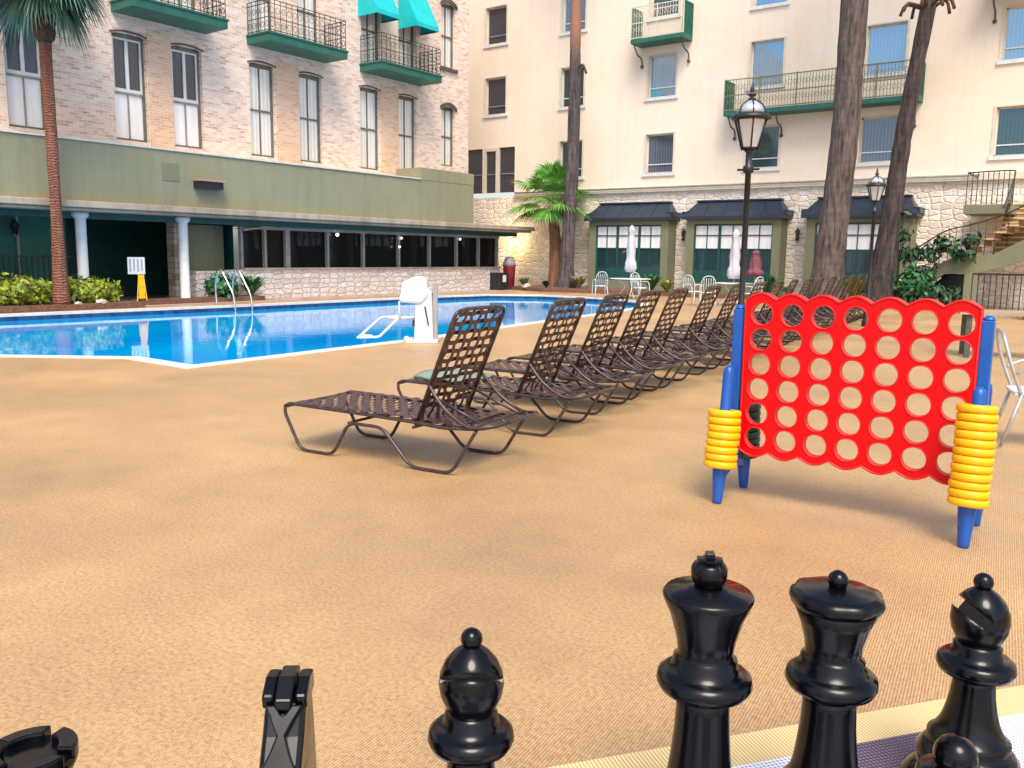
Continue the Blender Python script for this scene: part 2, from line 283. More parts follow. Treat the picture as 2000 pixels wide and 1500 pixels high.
# ---------------------------------------------------------------- mesh helper
class MB:
    def __init__(s): s.v = []; s.f = []; s.sm = []
    def add(s, vs, fs, smooth=False):
        o = len(s.v); s.v += [tuple(q) for q in vs]; s.f += [tuple(i+o for i in f) for f in fs]; s.sm += [smooth]*len(fs); return s
    def box(s, x0, x1, y0, y1, z0, z1):
        v = [(x, y, z) for x in (x0, x1) for y in (y0, y1) for z in (z0, z1)]
        return s.add(v, [(0, 1, 3, 2), (4, 6, 7, 5), (0, 4, 5, 1), (2, 3, 7, 6), (0, 2, 6, 4), (1, 5, 7, 3)])
    def bar(s, a, b, w, h, up=(0, 0, 1)):     # rectangular bar from a to b
        a = Vector(a); b = Vector(b); d = (b-a).normalized(); u = Vector(up)
        if abs(d.dot(u)) > .98: u = Vector((1, 0, 0))
        sx = d.cross(u).normalized()*w/2; sz = sx.cross(d).normalized()*h/2
        v = [p+i*sx+j*sz for p in (a, b) for i, j in ((-1, -1), (1, -1), (1, 1), (-1, 1))]
        return s.add(v, [(0, 1, 2, 3), (7, 6, 5, 4), (0, 4, 5, 1), (1, 5, 6, 2), (2, 6, 7, 3), (3, 7, 4, 0)])
    def tube(s, pts, r, n=8, closed=False, caps=True):
        P = [Vector(p) for p in pts]; k = len(P); rs = r if isinstance(r, (list, tuple)) else [r]*k
        vs = []; prev = None
        for i, p in enumerate(P):
            if closed: d = P[(i+1) % k]-P[i-1]
            else: d = P[min(i+1, k-1)]-P[max(i-1, 0)]
            d.normalize()
            if prev is None:
                u = Vector((0, 0, 1)) if abs(d.z) < .9 else Vector((1, 0, 0)); sx = d.cross(u).normalized()
            else:
                sx = (prev-d*prev.dot(d)); sx = sx.normalized() if sx.length > 1e-6 else d.orthogonal().normalized()
            prev = sx; sy = d.cross(sx)
            for j in range(n):
                a = 2*math.pi*j/n; vs.append(p+rs[i]*(math.cos(a)*sx+math.sin(a)*sy))
        fs = []
        for i in range(k if closed else k-1):
            for j in range(n):
                a, b = i*n+j, i*n+(j+1) % n; c, d2 = ((i+1) % k)*n+(j+1) % n, ((i+1) % k)*n+j; fs.append((a, b, c, d2))
        s.add(vs, fs, True)
        if caps and not closed: o = len(s.v)-len(vs); s.f += [tuple(o+j for j in range(n))[::-1], tuple(o+(k-1)*n+j for j in range(n))]; s.sm += [False]*2
        return s
    def lathe(s, prof, n=24, c=(0, 0, 0), fn=None, smooth=True):
        vs = []
        for i, (r, z) in enumerate(prof):
            for j in range(n):
                a = 2*math.pi*j/n; rr = r*(fn(i, a) if fn else 1); vs.append((c[0]+rr*math.cos(a), c[1]+rr*math.sin(a), c[2]+z))
        fs = [(i*n+j, i*n+(j+1) % n, (i+1)*n+(j+1) % n, (i+1)*n+j) for i in range(len(prof)-1) for j in range(n)]
        s.add(vs, fs, smooth); o = len(s.v)-len(vs)
        if prof[0][0] > 1e-4: s.f.append(tuple(o+j for j in range(n))[::-1]); s.sm.append(False)
        if prof[-1][0] > 1e-4: s.f.append(tuple(o+(len(prof)-1)*n+j for j in range(n))); s.sm.append(False)
        return s
    def prism(s, poly, f0, f1):   # poly: list of 2-tuples, f0/f1 map to 3d for the two faces
        k = len(poly); v = [f0(*p) for p in poly]+[f1(*p) for p in poly]
        t = tessellate_polygon([[Vector((p[0], p[1], 0)) for p in poly]])
        fs = [tuple(a) for a in t]+[tuple(q+k for q in a)[::-1] for a in t]+[(i, (i+1) % k, (i+1) % k+k, i+k) for i in range(k)]
        return s.add(v, fs)
    def sphere(s, c, r, n=12, sz=1):
        return s.lathe([(max(r*math.sin(math.pi*i/8), 1e-5), -r*sz*math.cos(math.pi*i/8)) for i in range(9)], n, c)
    def build(s, name, mat, parent=None, off=None, bevel=0):
        me = bpy.data.meshes.new(name); me.from_pydata(s.v, [], s.f); me.polygons.foreach_set('use_smooth', s.sm); me.materials.append(mat); me.update()
        bm = bmesh.new(); bm.from_mesh(me); bmesh.ops.recalc_face_normals(bm, faces=bm.faces); bm.to_mesh(me); bm.free()
        o = bpy.data.objects.new(name, me); C.objects.link(o)
        if parent: o.parent = parent
        if off is not None: o.location = -Vector(off)
        if bevel:
            b = o.modifiers.new('bevel', 'BEVEL'); b.width = bevel; b.segments = 2; b.limit_method = 'ANGLE'; b.angle_limit = R(40)
        return o
def tag(o, label=None, cat=None, group=None, kind=None):
    if label: o['label'] = label
    if cat: o['category'] = cat
    if group: o['group'] = group
    if kind: o['kind'] = kind
    return o
def thing(name, label, cat, loc=(0, 0, 0), rz=0, group=None):
    o = bpy.data.objects.new(name, None); C.objects.link(o); o.location = loc; o.rotation_euler = (0, 0, rz); o.empty_display_size = .2
    return tag(o, label, cat, group)
def copy_tree(o, parent=None):
    c = o.copy(); C.objects.link(c); c.parent = parent
    for ch in list(o.children): copy_tree(ch, c)
    return c
def bez(pts, n=6):    # Catmull-Rom smoothing
    P = [Vector(p) for p in pts]; out = []
    for i in range(len(P)-1):
        p0, p1, p2, p3 = P[max(i-1, 0)], P[i], P[i+1], P[min(i+2, len(P)-1)]
        for k in range(n):
            t = k/n; out.append(.5*((2*p1)+(p2-p0)*t+(2*p0-5*p1+4*p2-p3)*t*t+(3*p1-p0-3*p2+p3)*t**3))
    return out+[P[-1]]
def fillet(pts, r=.06, n=4):
    P = [Vector(p) for p in pts]; out = [P[0]]
    for i in range(1, len(P)-1):
        a, b, c = P[i-1], P[i], P[i+1]; l = min(r, (a-b).length*.45, (c-b).length*.45)
        s_, e = b+(a-b).normalized()*l, b+(c-b).normalized()*l
        for k in range(n+1):
            t = k/n; out.append(s_*(1-t)**2+b*2*t*(1-t)+e*t*t)
    return out+[P[-1]]

# ---------------------------------------------------------------- ground, pool
POOL = [(-13.09, 5.5), (-11.49, 6.68), (-10.15, 6.64), (-10.24, 7.73), (-10.54, 11.5), (-10.98, 14.2), (-11.37, 16.87), (-11.9, 20.8), (-12.5, 23.6), (-13.76, 25.9), (-16.0, 27.3), (-18.85, 27.4), (-20.35, 26.2), (-20.6, 24), (-20.62, 21), (-20.6, 15.2), (-20.8, 12), (-21, 8.9), (-21, 2), (-17.4, 2.3)]
def offset_loop(P, d):
    out = []; k = len(P)
    for i in range(k):
        a, b, c = Vector(P[i-1]), Vector(P[i]), Vector(P[(i+1) % k])
        n1 = Vector(((b-a).y, -(b-a).x)).normalized(); n2 = Vector(((c-b).y, -(c-b).x)).normalized()
        m_ = (n1+n2).normalized(); q = b+m_*d/max(.5, m_.dot(n1)); out.append((q.x, q.y))
    return out
area = sum(POOL[i-1][0]*POOL[i][1]-POOL[i][0]*POOL[i-1][1] for i in range(len(POOL)))
if area < 0: POOL = POOL[::-1]
OUT = offset_loop(POOL, .27)
def sheet(name, outer, holes, z, mat, kind='structure'):
    loops = [outer]+holes; tri = tessellate_polygon([[Vector((x, y, 0)) for x, y in l] for l in loops]); flat = [(x, y, z) for l in loops for x, y in l]
    mb = MB(); mb.add(flat, tri); o = mb.build(name, mat); tag(o, kind=kind)
    for p in o.data.polygons:
        pass
    return o
def up_normals(o):
    bm = bmesh.new(); bm.from_mesh(o.data)
    for f in bm.faces:
        f.normal_update()
        if f.normal.z < 0: f.normal_flip()
    bm.to_mesh(o.data); bm.free()
g_ = sheet('pool_deck', [(-60, -60), (60, -60), (60, 60), (-60, 60)], [OUT], 0, MT['deck']); up_normals(g_)
cop = MB(); k = len(POOL)
for i in range(k):
    a, b, c, d = POOL[i], POOL[(i+1) % k], OUT[(i+1) % k], OUT[i]
    cop.add([(*a, .006), (*b, .006), (*c, .006), (*d, .006)], [(0, 1, 2, 3)])
    cop.add([(*a, .006), (*b, .006), (*b, -.05), (*a, -.05)], [(0, 1, 2, 3)])
    cop.add([(*d, .006), (*c, .006), (*c, -.02), (*d, -.02)], [(0, 1, 2, 3)])
o = cop.build('pool_coping', MT['coping']); tag(o, kind='structure')
bs = MB()
for i in range(k):
    a, b = POOL[i], POOL[(i+1) % k]; bs.add([(*a, -.05), (*b, -.05), (*b, -1.2), (*a, -1.2)], [(0, 1, 2, 3)])
bs.add([(*p, -1.2) for p in POOL], tessellate_polygon([[Vector((x, y, 0)) for x, y in POOL]]))
o = bs.build('pool_basin', MT['bluetile']); tag(o, kind='structure')
o = sheet('pool_water', POOL, [], -.15, MT['water']); up_normals(o)
o = sheet('terrace_paving', [(-33, -10), (-21.9, -10), (-21.7, 14), (-21.7, 30), (-33, 33.3)], [], .004, MT['redpave']); up_normals(o)
m = MB(); m.box(-22.95, -22.25, 13.2, 17.2, 0.004, .14); m.box(-22.95, -21.42, 4, 12.7, 0.006, .142); o = m.build('planting_bed', MT['mulch']); tag(o, kind='structure')
m = MB(); m.prism([(-22.6, 33.2), (-22.6, 30.6), (-20.5, 29.9), (-17, 30.6), (-8, 30.6), (-6.8, 33.2)], lambda x, y: (x, y, .0), lambda x, y: (x, y, .16)); o = m.build('planting_soil', MT['mulch']); tag(o, kind='structure')
m = MB(); m.box(-27, -21.2, 8, 17.4, .0, .02)

# ---------------------------------------------------------------- walls with openings
def cell_wall(mb, fn, a0, a1, z0, z1, holes, depth):
    A = sorted({a0, a1, *[q for h in holes for q in (h[0], h[1]) if a0 < q < a1]}); Z = sorted({z0, z1, *[q for h in holes for q in (h[2], h[3]) if z0 < q < z1]})
    for i in range(len(A)-1):
        for j in range(len(Z)-1):
            ca, cz = (A[i]+A[i+1])/2, (Z[j]+Z[j+1])/2
            if any(h[0] < ca < h[1] and h[2] < cz < h[3] for h in holes): continue
            mb.add([fn(A[i], 0, Z[j]), fn(A[i+1], 0, Z[j]), fn(A[i+1], 0, Z[j+1]), fn(A[i], 0, Z[j+1])], [(0, 1, 2, 3)])
    for h in holes:
        b0, b1, c0, c1 = h[:4]
        for p, q in (((b0, c0), (b0, c1)), ((b0, c1), (b1, c1)), ((b1, c1), (b1, c0)), ((b1, c0), (b0, c0))):
            mb.add([fn(p[0], 0, p[1]), fn(q[0], 0, q[1]), fn(q[0], depth, q[1]), fn(p[0], depth, p[1])], [(0, 1, 2, 3)])
def bx(mb, fn, a0, a1, d0, d1, z0, z1):
    p = fn(a0, d0, z0); q = fn(a1, d1, z1); mb.box(min(p[0], q[0]), max(p[0], q[0]), min(p[1], q[1]), max(p[1], q[1]), min(p[2], q[2]), max(p[2], q[2]))
def LF(X): return lambda a, d, z: (X-d, a, z)      # facade facing +x; d = depth into the wall
def BF(Y): return lambda a, d, z: (a, Y+d, z)      # facade facing -y

# ---- brick wing
OL = (-23.6, 18, 0)
wing = thing('brick_hotel_wing', 'pale brick hotel wing with tall arched windows and green balconies over an olive parapet', 'building', OL)
fL = LF(-23.6); BX = -23.6
wins = [(10.55, 'sh'), (13.38, 'sh'), (15.18, 'sh'), (17.88, 'cu'), (19.87, 'cu'), (22.65, 'cu'), (24.63, 'cu')]
holes = []; specs = []
for a, t in [(7.9, 'sh')]+wins: specs.append((a, a+1.0, 4.55, 7.45, t))
specs.append((27.08, 27.95, 5.05, 7.4, 'cu')); specs.append((27.08, 27.95, 8.9, 11.35, 'cu'))
for a in (13.45, 15.15, 17.95, 19.85, 22.75, 24.65): specs.append((a, a+.95, 8.2, 10.75, 'door'))
holes = [s[:4] for s in specs]
mb = MB(); cell_wall(mb, fL, -4, 28.8, 2.73, 16, holes, .32)
# far end and the arched heads
mb.add([(BX, 28.8, 2.73), (BX-8, 28.8, 2.73), (BX-8, 28.8, 16), (BX, 28.8, 16)], [(0, 1, 2, 3)])
for a0, a1, z0, z1, t in specs:
    for sgn in (0, 1):
        pts = []; n = 6; half = (a1-a0)/2; rise = .16 if a0 > 27 else .07
        for i in range(n+1):
            u = i/n; x = a0+half*u if sgn == 0 else a1-half*u; pts.append((x, z1-rise*(1-u)**2))
        poly = [((a0 if sgn == 0 else a1), z1)]+pts[:-1]+[((a0+a1)/2, z1)]
        poly = [poly[0]]+pts
        k2 = len(poly); mb.add([fL(p[0], .004, p[1]) for p in poly], [(0, i, i+1) for i in range(1, k2-1)])
mb.build('wall', MT['brick'], wing, OL)
for p0, p1 in ((14.4, 15.16), (18.9, 19.85), (23.67, 24.61)):   # orange brick piers between paired windows
    mb = MB(); bx(mb, fL, p0+.01, p1-.01, -.035, .0, 4.34, 7.59); mb.build('brick_pier', MT['orangebrick'], wing, OL)
mb = MB(); bx(mb, fL, -4, 28.85, -.09, 0, 4.2, 4.33)
mb.build('string_course', MT['offwhite'], wing, OL)
def rwindow(parent, OO, fn, a0, a1, z0, z1, t, depth=.16):
    fr = MB(); w_ = .07
    for q in ((a0, a0+w_, z0, z1), (a1-w_, a1, z0, z1), (a0+w_, a1-w_, z1-w_-.05, z1), (a0+w_, a1-w_, z0, z0+w_)): bx(fr, fn, q[0], q[1], depth-.02, depth+.08, q[2], q[3])
    zm = z0+(z1-z0)*(.46 if t == 'sh' else .5); am = (a0+a1)/2
    if t != 'sh': bx(fr, fn, a0+w_, a1-w_, depth, depth+.07, zm-.03, zm+.03); bx(fr, fn, am-.02, am+.02, depth+.002, depth+.065, z0+w_, z1-w_)
    f = fr.build('window', MT['jamb'], parent, OO)
    if t == 'sh':
        p = MB(); bx(p, fn, a0+w_, a1-w_, depth+.04, depth+.05, z0+w_, zm); p.build('shutter_panel', MT['whitepanel_or_sky'], f)
        p = MB(); bx(p, fn, a0+w_, a1-w_, depth+.04, depth+.05, zm, z1-w_)
        p.build('pane', MT['louvre'], f)
        l = MB(); n = 26
        for i in range(n):
            z = zm+.1+(z1-.2-zm-.1)*i/n; bx(l, fn, a0+w_+.06, a1-w_-.06, depth+.032, depth+.039, z, z+.03)
        l.build('blind_or_sky_pane', MT['charglass'], f)
        s_ = MB()
        for q in ((a0+w_, a0+w_+.05, zm+.09, z1-.17), (a1-w_-.05, a1-w_, zm+.09, z1-.17), (am-.045, am+.045, zm+.09, z1-.17), (a0+w_, a1-w_, zm, zm+.09), (a0+w_, a1-w_, z1-.17, z1-.12)): bx(s_, fn, q[0], q[1], depth-.01, depth+.03, q[2], q[3])
        s_.build('sash', MT['white'], f)
        s_ = MB(); bx(s_, fn, am-.015, am+.015, depth, depth+.038, z0+w_, zm); bx(s_, fn, a0+w_, a1-w_, depth-.01, depth+.036, zm-.06, zm-.004); s_.build('mullion', MT['frame'], f)
    else:
        p = MB(); bx(p, fn, a0+w_, a1-w_, depth+.04, depth+.05, z0+w_, z1-w_); p.build('pane', MT['curtain'], f)
    return f
for a0, a1, z0, z1, t in specs:
    f = rwindow(wing, OL, fL, a0, a1, z0, z1, t)
    if t == 'door': continue
    mb = MB(); n = 8; am = (a0+a1)/2; half = (a1-a0)/2+.06
    thick = .13 if a0 > 27 else .05; prj = .07 if a0 > 27 else .02
    for i in range(n):
        u0, u1 = -1+2*i/n, -1+2*(i+1)/n
        rz_ = .17 if a0 > 27 else .08
        zt = lambda u: z1+.02-rz_*u*u
        mb.add([fL(am+half*u0, -prj, zt(u0)), fL(am+half*u1, -prj, zt(u1)), fL(am+half*u1, -prj, zt(u1)+thick), fL(am+half*u0, -prj, zt(u0)+thick),
                fL(am+half*u0, .1, zt(u0)), fL(am+half*u1, .1, zt(u1)), fL(am+half*u1, .0, zt(u1)+thick), fL(am+half*u0, .0, zt(u0)+thick)],
               [(0, 1, 2, 3), (0, 4, 5, 1), (3, 2, 6, 7), (0, 3, 7, 4), (1, 5, 6, 2)])
    mb.build('arch_hood', MT['hood'], f)
mb = MB(); bx(mb, fL, 27.0, 28.03, -.09, .1, 8.76, 8.88); mb.build('window_sill', MT['hood'], wing, OL)
def scroll_rail(mb, p0, p1, z0, z1, n, r=.012):
    p0 = Vector(p0); p1 = Vector(p1); d = (p1-p0); L = d.length; d.normalize()
    at = lambda s_, z: tuple(p0+d*s_+Vector((0, 0, z)))
    for z in (z0+.06, z0+.45*(z1-z0), z1-.12, z1): mb.tube([at(0, z), at(L, z)], r*1.1, 5)
    for i in range(n+1):
        s_ = L*i/n; mb.tube([at(s_, z0), at(s_, z1)], r, 5)
        if i < n:
            c = s_+L/n/2; rr = L/n*.33
            for zz in (z0+.25*(z1-z0), z0+.68*(z1-z0)): mb.tube([at(c+rr*math.cos(t*.785), zz+rr*1.3*math.sin(t*.785)) for t in range(8)], r*.7, 4, closed=True)
for y0, y1 in ((13.4, 16.35), (17.83, 21.05), (22.66, 25.85)):
    mb = MB(); bx(mb, fL, y0, y1, -1.1, 0, 7.93, 8.14); bx(mb, fL, y0-.03, y1+.03, -1.13, -.0, 8.145, 8.2)
    b_ = mb.build('balcony', MT['green'], wing, OL)
    rl = MB(); X = BX+1.06
    scroll_rail(rl, (X, y0+.04, 0), (X, y1-.04, 0), 8.2, 9.15, 14); scroll_rail(rl, (BX+.02, y0+.04, 0), (X, y0+.04, 0), 8.2, 9.15, 5); scroll_rail(rl, (BX+.02, y1-.04, 0), (X, y1-.04, 0), 8.2, 9.15, 5)
    rl.build('railing', MT['black'], b_)
for y0, y1 in ((22.6, 23.75), (24.65, 25.85)):
    mb = MB(); xo = BX+.95
    v = [(BX+.003, y0, 11.7), (BX+.003, y1, 11.7), (xo, y1, 9.95), (xo, y0, 9.95), (xo, y1, 9.8), (xo, y0, 9.8), (BX+.003, y0, 9.8), (BX+.003, y1, 9.8)]
    mb.add(v, [(0, 1, 2, 3), (3, 2, 4, 5), (0, 3, 5, 6), (1, 7, 4, 2)])
    a_ = mb.build('awning', MT['awning'], wing, OL)
    m2 = MB(); m2.tube([(BX+.05, y0+.03, 9.83), (xo-.03, y0+.03, 9.83), (xo-.03, y1-.03, 9.83), (BX+.05, y1-.03, 9.83)], .015, 6); m2.build('awning_frame', MT['black'], a_)

# ---- restaurant base under the wing: parapet, slab, windows
OR = (-23, 18, 0)
rest = thing('poolside_restaurant', 'low poolside restaurant with olive parapet, stained slab edge and dark windows', 'building', OR)
mb = MB(); mb.box(-23.55, -22.3, -4, 27.57, 2.72, 4.24); mb.build('parapet', MT['olive'], rest, OR)
mb = MB(); mb.box(-23.56, -22.29, 24.45, 27.58, 4.24, 4.68); mb.build('parapet_step', MT['olive'], rest, OR)
mb = MB(); mb.box(-23.58, -22.26, -4, 24.44, 4.24, 4.285); mb.build('parapet_cap', MT['offwhite'], rest, OR)
mb = MB(); mb.box(-30, -22.0, -4, 31.5, 2.55, 2.72); mb.box(-30, -22.12, -4, 31.4, 2.47, 2.55); mb.build('slab', MT['slab'], rest, OR, bevel=.02)
fW = LF(-23.0)
mb = MB(); cell_wall(mb, fW, 17.0, 30.3, 0, .93, [], 0); mb.box(-23.4, -23.0, 16.6, 17.0, 0, .93); mb.box(-23.9, -23.003, 15.3, 17.2, 0, .9)
mb.build('stone_base', MT['stonelow'], rest, OR)
mb = MB(); mb.box(-23.3, -22.93, 17, 30.3, .93, .99); mb.build('sill', MT['slab'], rest, OR)
mb = MB(); mb.box(-23.12, -22.75, -4, 31.2, 2.3, 2.49); mb.build('fascia', MT['dkgreen'], rest, OR)
muls = [17.0, 17.9, 18.8, 20.54, 22.23, 24.06, 25.8, 27.46, 28.9, 30.2]
mb = MB(); mb.box(-23.2, -23.19, 17, 30.3, .99, 2.3); gl = mb.build('glazing', MT['dkglass'], rest, OR)
for i, a in enumerate(muls):
    mb = MB(); w_ = .09 if i == 2 else .045; mb.box(-23.18, -23.05, a-w_, a+w_, .99, 2.3); mb.build('mullion', MT['frame'], rest, OR)
mb = MB(); mb.box(-23.16, -23.06, 17, 30.3, 2.2, 2.3); mb.build('window_head', MT['frame'], rest, OR)
# porch left of the windows
mb = MB(); mb.box(-24.3, -24.0, 15.55, 17.0, .9, 2.3); mb.build('wall_panel', MT['olive'], rest, OR)
mb = MB(); mb.box(-23.9, -23.5, 14.95, 15.3, 0, 2.47); mb.build('stone_pillar', MT['pillarstone'], rest, OR)
mb = MB(); mb.box(-27.4, -27.0, -4, 18, 0, 2.47); mb.box(-27, -23.9, 17.2, 17.3, 0, 2.47); mb.build('porch_wall', MT['dkgreen'], rest, OR)
mb = MB(); mb.box(-24.9, -24.7, -4, 12.35, 0, 2.47); mb.build('green_wall', MT['greenwall'], rest, OR)
mb = MB(); mb.box(-24.68, -24.62, 11.0, 11.06, 0, 2.47); mb.box(-24.68, -24.62, 8.5, 8.56, 0, 2.47); mb.build('downpipe', MT['frame'], rest, OR)
mb = MB(); mb.box(-27, -23.8, 12.3, 15, 0.006, .01)
mb = MB(); mb.box(-26.99, -26.9, 13.2, 14.3, 0, 2.1); d_ = mb.build('door', MT['dkgreen'], rest, OR)
m2 = MB(); m2.sphere((-26.86, 13.3, 1.0), .04, 8); m2.build('handle', MT['chrome'], d_)
for y in (11.75, 14.73):
    mb = MB(); mb.lathe([(.17, .02), (.17, .1), (.135, .12), (.135, 2.28), (.15, 2.3), (.21, 2.36), (.21, 2.46)], 20, (-22.7, y, 0)); mb.build('column', MT['white'], rest, OR)
mb = MB(); mb.box(-22.32, -22.285, 13.9, 14.43, 3.42, 3.9); mb.build('access_panel', MT['olive2'], rest, OR)
mb = MB(); mb.box(-22.3, -21.98, 14.85, 15.72, 3.47, 3.53); vh = mb.build('vent_hood', MT['slab'], rest, OR)
mb = MB(); mb.box(-22.3, -22.06, 14.87, 15.7, 3.27, 3.468); mb.build('vent_mouth', MT['black'], vh)
mb = MB(); mb.add([(-22.95, 17.0, 2.2), (-23.6, 17.0, 2.2), (-23.6, 18.9, 2.46), (-22.75, 18.9, 2.46), (-22.95, 17.0, 2.13), (-22.75, 18.9, 2.4)], [(0, 1, 2, 3), (0, 4, 5, 3)]); mb.build('soffit_panel', MT['slab'], rest, OR)
for i, (y, z, r) in enumerate(((20.9, 2.12, .055), (24.1, 2.08, .04), (24.0, 1.75, .04), (27.55, 2.12, .04))):
    mb = MB(); mb.sphere((-22.98, y, z), r, 10); l_ = mb.build('wall_lamp', MT['bulb'], rest, OR)
    m2 = MB(); m2.tube([(-22.98, y, z+r), (-22.98, y, z+r+.08)], .012, 5); m2.build('lamp_stem', MT['black'], l_)

# ---- cream hotel block
OB = (-12, 33.3, 0)
hotel = thing('cream_hotel_block', 'cream stucco hotel block with square windows above a rough limestone ground floor', 'building', OB)
fB = BF(33.3)
W_ = []
for z0, z1, row in ((11.2, 12.85, 3), (8.03, 9.7, 2), (4.97, 6.55, 1), (14.3, 15.95, 4)):
    for x0, x1, c in ((-26.25, -25.05, 0), (-21.98, -20.8, 1), (-17.66, -16.4, 2), (-13.28, -12.0, 3), (-9.02, -7.68, 4), (-4.7, -3.3, 5), (-.4, 1.0, 6), (3.9, 5.3, 7)):
        if c == 0 and row == 1: continue
        if c == 3 and row == 3: z0b = 10.98
        else: z0b = z0
        W_.append((x0, x1, z0b, z1, row, c))
W_.append((-27.35, -24.48, 4.42, 6.5, 0, 9))
mb = MB(); cell_wall(mb, fB, -34, 20, 4.4, 19, [q[:4] for q in W_], .24); mb.build('wall', MT['stucco'], hotel, OB)
mb = MB(); cell_wall(mb, BF(33.28), -34, 20, 0, 4.2, [], .1); mb.build('stone_wall', MT['stone'], hotel, OB)
mb = MB(); mb.box(-24.4, 20, 33.12, 33.4, 4.2, 4.27); mb.box(-24.4, 20, 33.17, 33.4, 4.272, 4.42); mb.build('cornice', MT['offwhite'], hotel, OB)
mb = MB(); mb.tube([(-24.3, 33.08, 4.36), (-5, 33.08, 4.36)], .035, 8); mb.build('conduit', MT['frame'], hotel, OB)
gmap = {(3, 0): 'charglass', (2, 0): 'charglass', (3, 1): 'skytintglass', (2, 1): 'treetintglass', (1, 1): 'treetintglass', (3, 2): 'treetintglass', (2, 2): 'skytintglass', (1, 2): 'greyglass', (2, 3): 'skytintglass', (1, 3): 'treetintglass', (2, 4): 'skytintglass', (1, 4): 'greyglass', (2, 5): 'skytintglass', (1, 5): 'treetintglass'}  # tint per pane: reflected sky and surroundings put into the base colour
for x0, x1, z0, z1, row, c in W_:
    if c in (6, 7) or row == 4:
        gm = 'skytintglass'
    gm = gmap.get((row, c), 'skytintglass')
    fr = MB()
    if row == 0:
        for q in ((x0+.95, x0+1.15), (x0+1.75, x0+1.95)): bx(fr, fB, q[0], q[1], .0, .12, z0, z1)
        bx(fr, fB, x0+1.15, x0+1.75, .0, .1, z1-.14, z1); f = fr.build('window', MT['offwhite'], hotel, OB)
        p = MB(); bx(p, fB, x0, x1, .1, .11, z0, z1); p.build('pane', MT['charglass'], f)
        p = MB(); bx(p, fB, x0, x1, .05, .09, z0+.85, z0+.89); p.build('rail', MT['frame'], f); continue
    w_ = .05
    for q in ((x0, x0+w_, z0, z1), (x1-w_, x1, z0, z1), (x0, x1, z1-w_, z1), (x0, x1, z0, z0+w_)): bx(fr, fB, q[0], q[1], .15, .2, q[2], q[3])
    for q in ((x0-.09, x0, z0, z1+.05), (x1, x1+.09, z0, z1+.05)): bx(fr, fB, q[0], q[1], -.02, .0, q[2], q[3])
    bx(fr, fB, x0, x1, -.02, 0, z1, z1+.05)
    f = fr.build('window', MT['offwhite'], hotel, OB)
    p = MB(); bx(p, fB, x0-.13, x1+.13, -.07, .2, z0-.13, z0); p.build('window_sill', MT['white'], f)
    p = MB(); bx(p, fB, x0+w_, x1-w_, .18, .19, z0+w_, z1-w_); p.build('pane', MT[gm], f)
    zr = z0+.23*(z1-z0); p = MB(); bx(p, fB, x0+w_, x1-w_, .13, .17, zr-.02, zr+.02); p.build('rail', MT['white' if gm != 'charglass' else 'frame'], f)
def hotel_balcony(x0, x1, zf, zt, dep, m_, br, side=MT['green']):
    Y = 33.3
    mb = MB(); mb.box(x0, x1, Y-dep, Y, zf-.16, zf); b_ = mb.build('balcony', MT['green'], hotel, OB)
    mb = MB(); n = int((x1-x0)/.11); yf = Y-dep+.03
    for z in (zf+.05, zt, zf+(zt-zf)*.5): mb.bar((x0, yf, z), (x1, yf, z), .03, .035)
    for i in range(n+1):
        x = x0+(x1-x0)*i/n; mb.tube([(x, yf, zf), (x, yf, zt)], .011, 4, caps=False)
    npan = max(1, round((x1-x0)/1.3))
    for i in range(npan+1):
        x = x0+(x1-x0)*i/npan; mb.bar((x, yf, zf), (x, yf, zt+.04), .04, .04)
    for zz in (zf+(zt-zf)*.3, zf+(zt-zf)*.75):
        nn = int((x1-x0)/.17)
        for i in range(nn):
            c = x0+(x1-x0)*(i+.5)/nn; mb.tube([(c+.065*math.cos(t*1.047), yf, zz+.09*math.sin(t*1.047)) for t in range(6)], .009, 4, closed=True)
    mb.build('railing', m_, b_)
    for x in (x0+.02, x1-.02):
        mb = MB()
        for i in range(8):
            y = Y-dep+.03+(dep-.05)*i/7; mb.bar((x, y, zf), (x, y, zt), .02, .05)
        for z in (zf+.03, zt): mb.bar((x, Y-dep+.02, z), (x, Y, z), .04, .05)
        mb.build('side_railing', side, b_)
    for x in br:
        mb = MB(); mb.tube(bez([(x, Y-dep+.1, zf-.17), (x, Y-dep*.55, zf-.5), (x, Y-.12, zf-.62), (x, Y-.03, zf-.95)], 5), .03, 6); mb.sphere((x, Y-.06, zf-.92), .07, 8); mb.build('bracket', MT['hood'], b_)
hotel_balcony(-18.05, -15.75, 10.22, 11.45, .9, MT['offwhite'], (-17.95, -15.85))
hotel_balcony(-13.9, -7.0, 7.05, 8.2, .9, MT['olive2'], (-13.75, -11.9, -9.5, -7.2))
hotel_balcony(-5.2, -1.5, 10.2, 11.4, .9, MT['olive2'], (-5.0,))
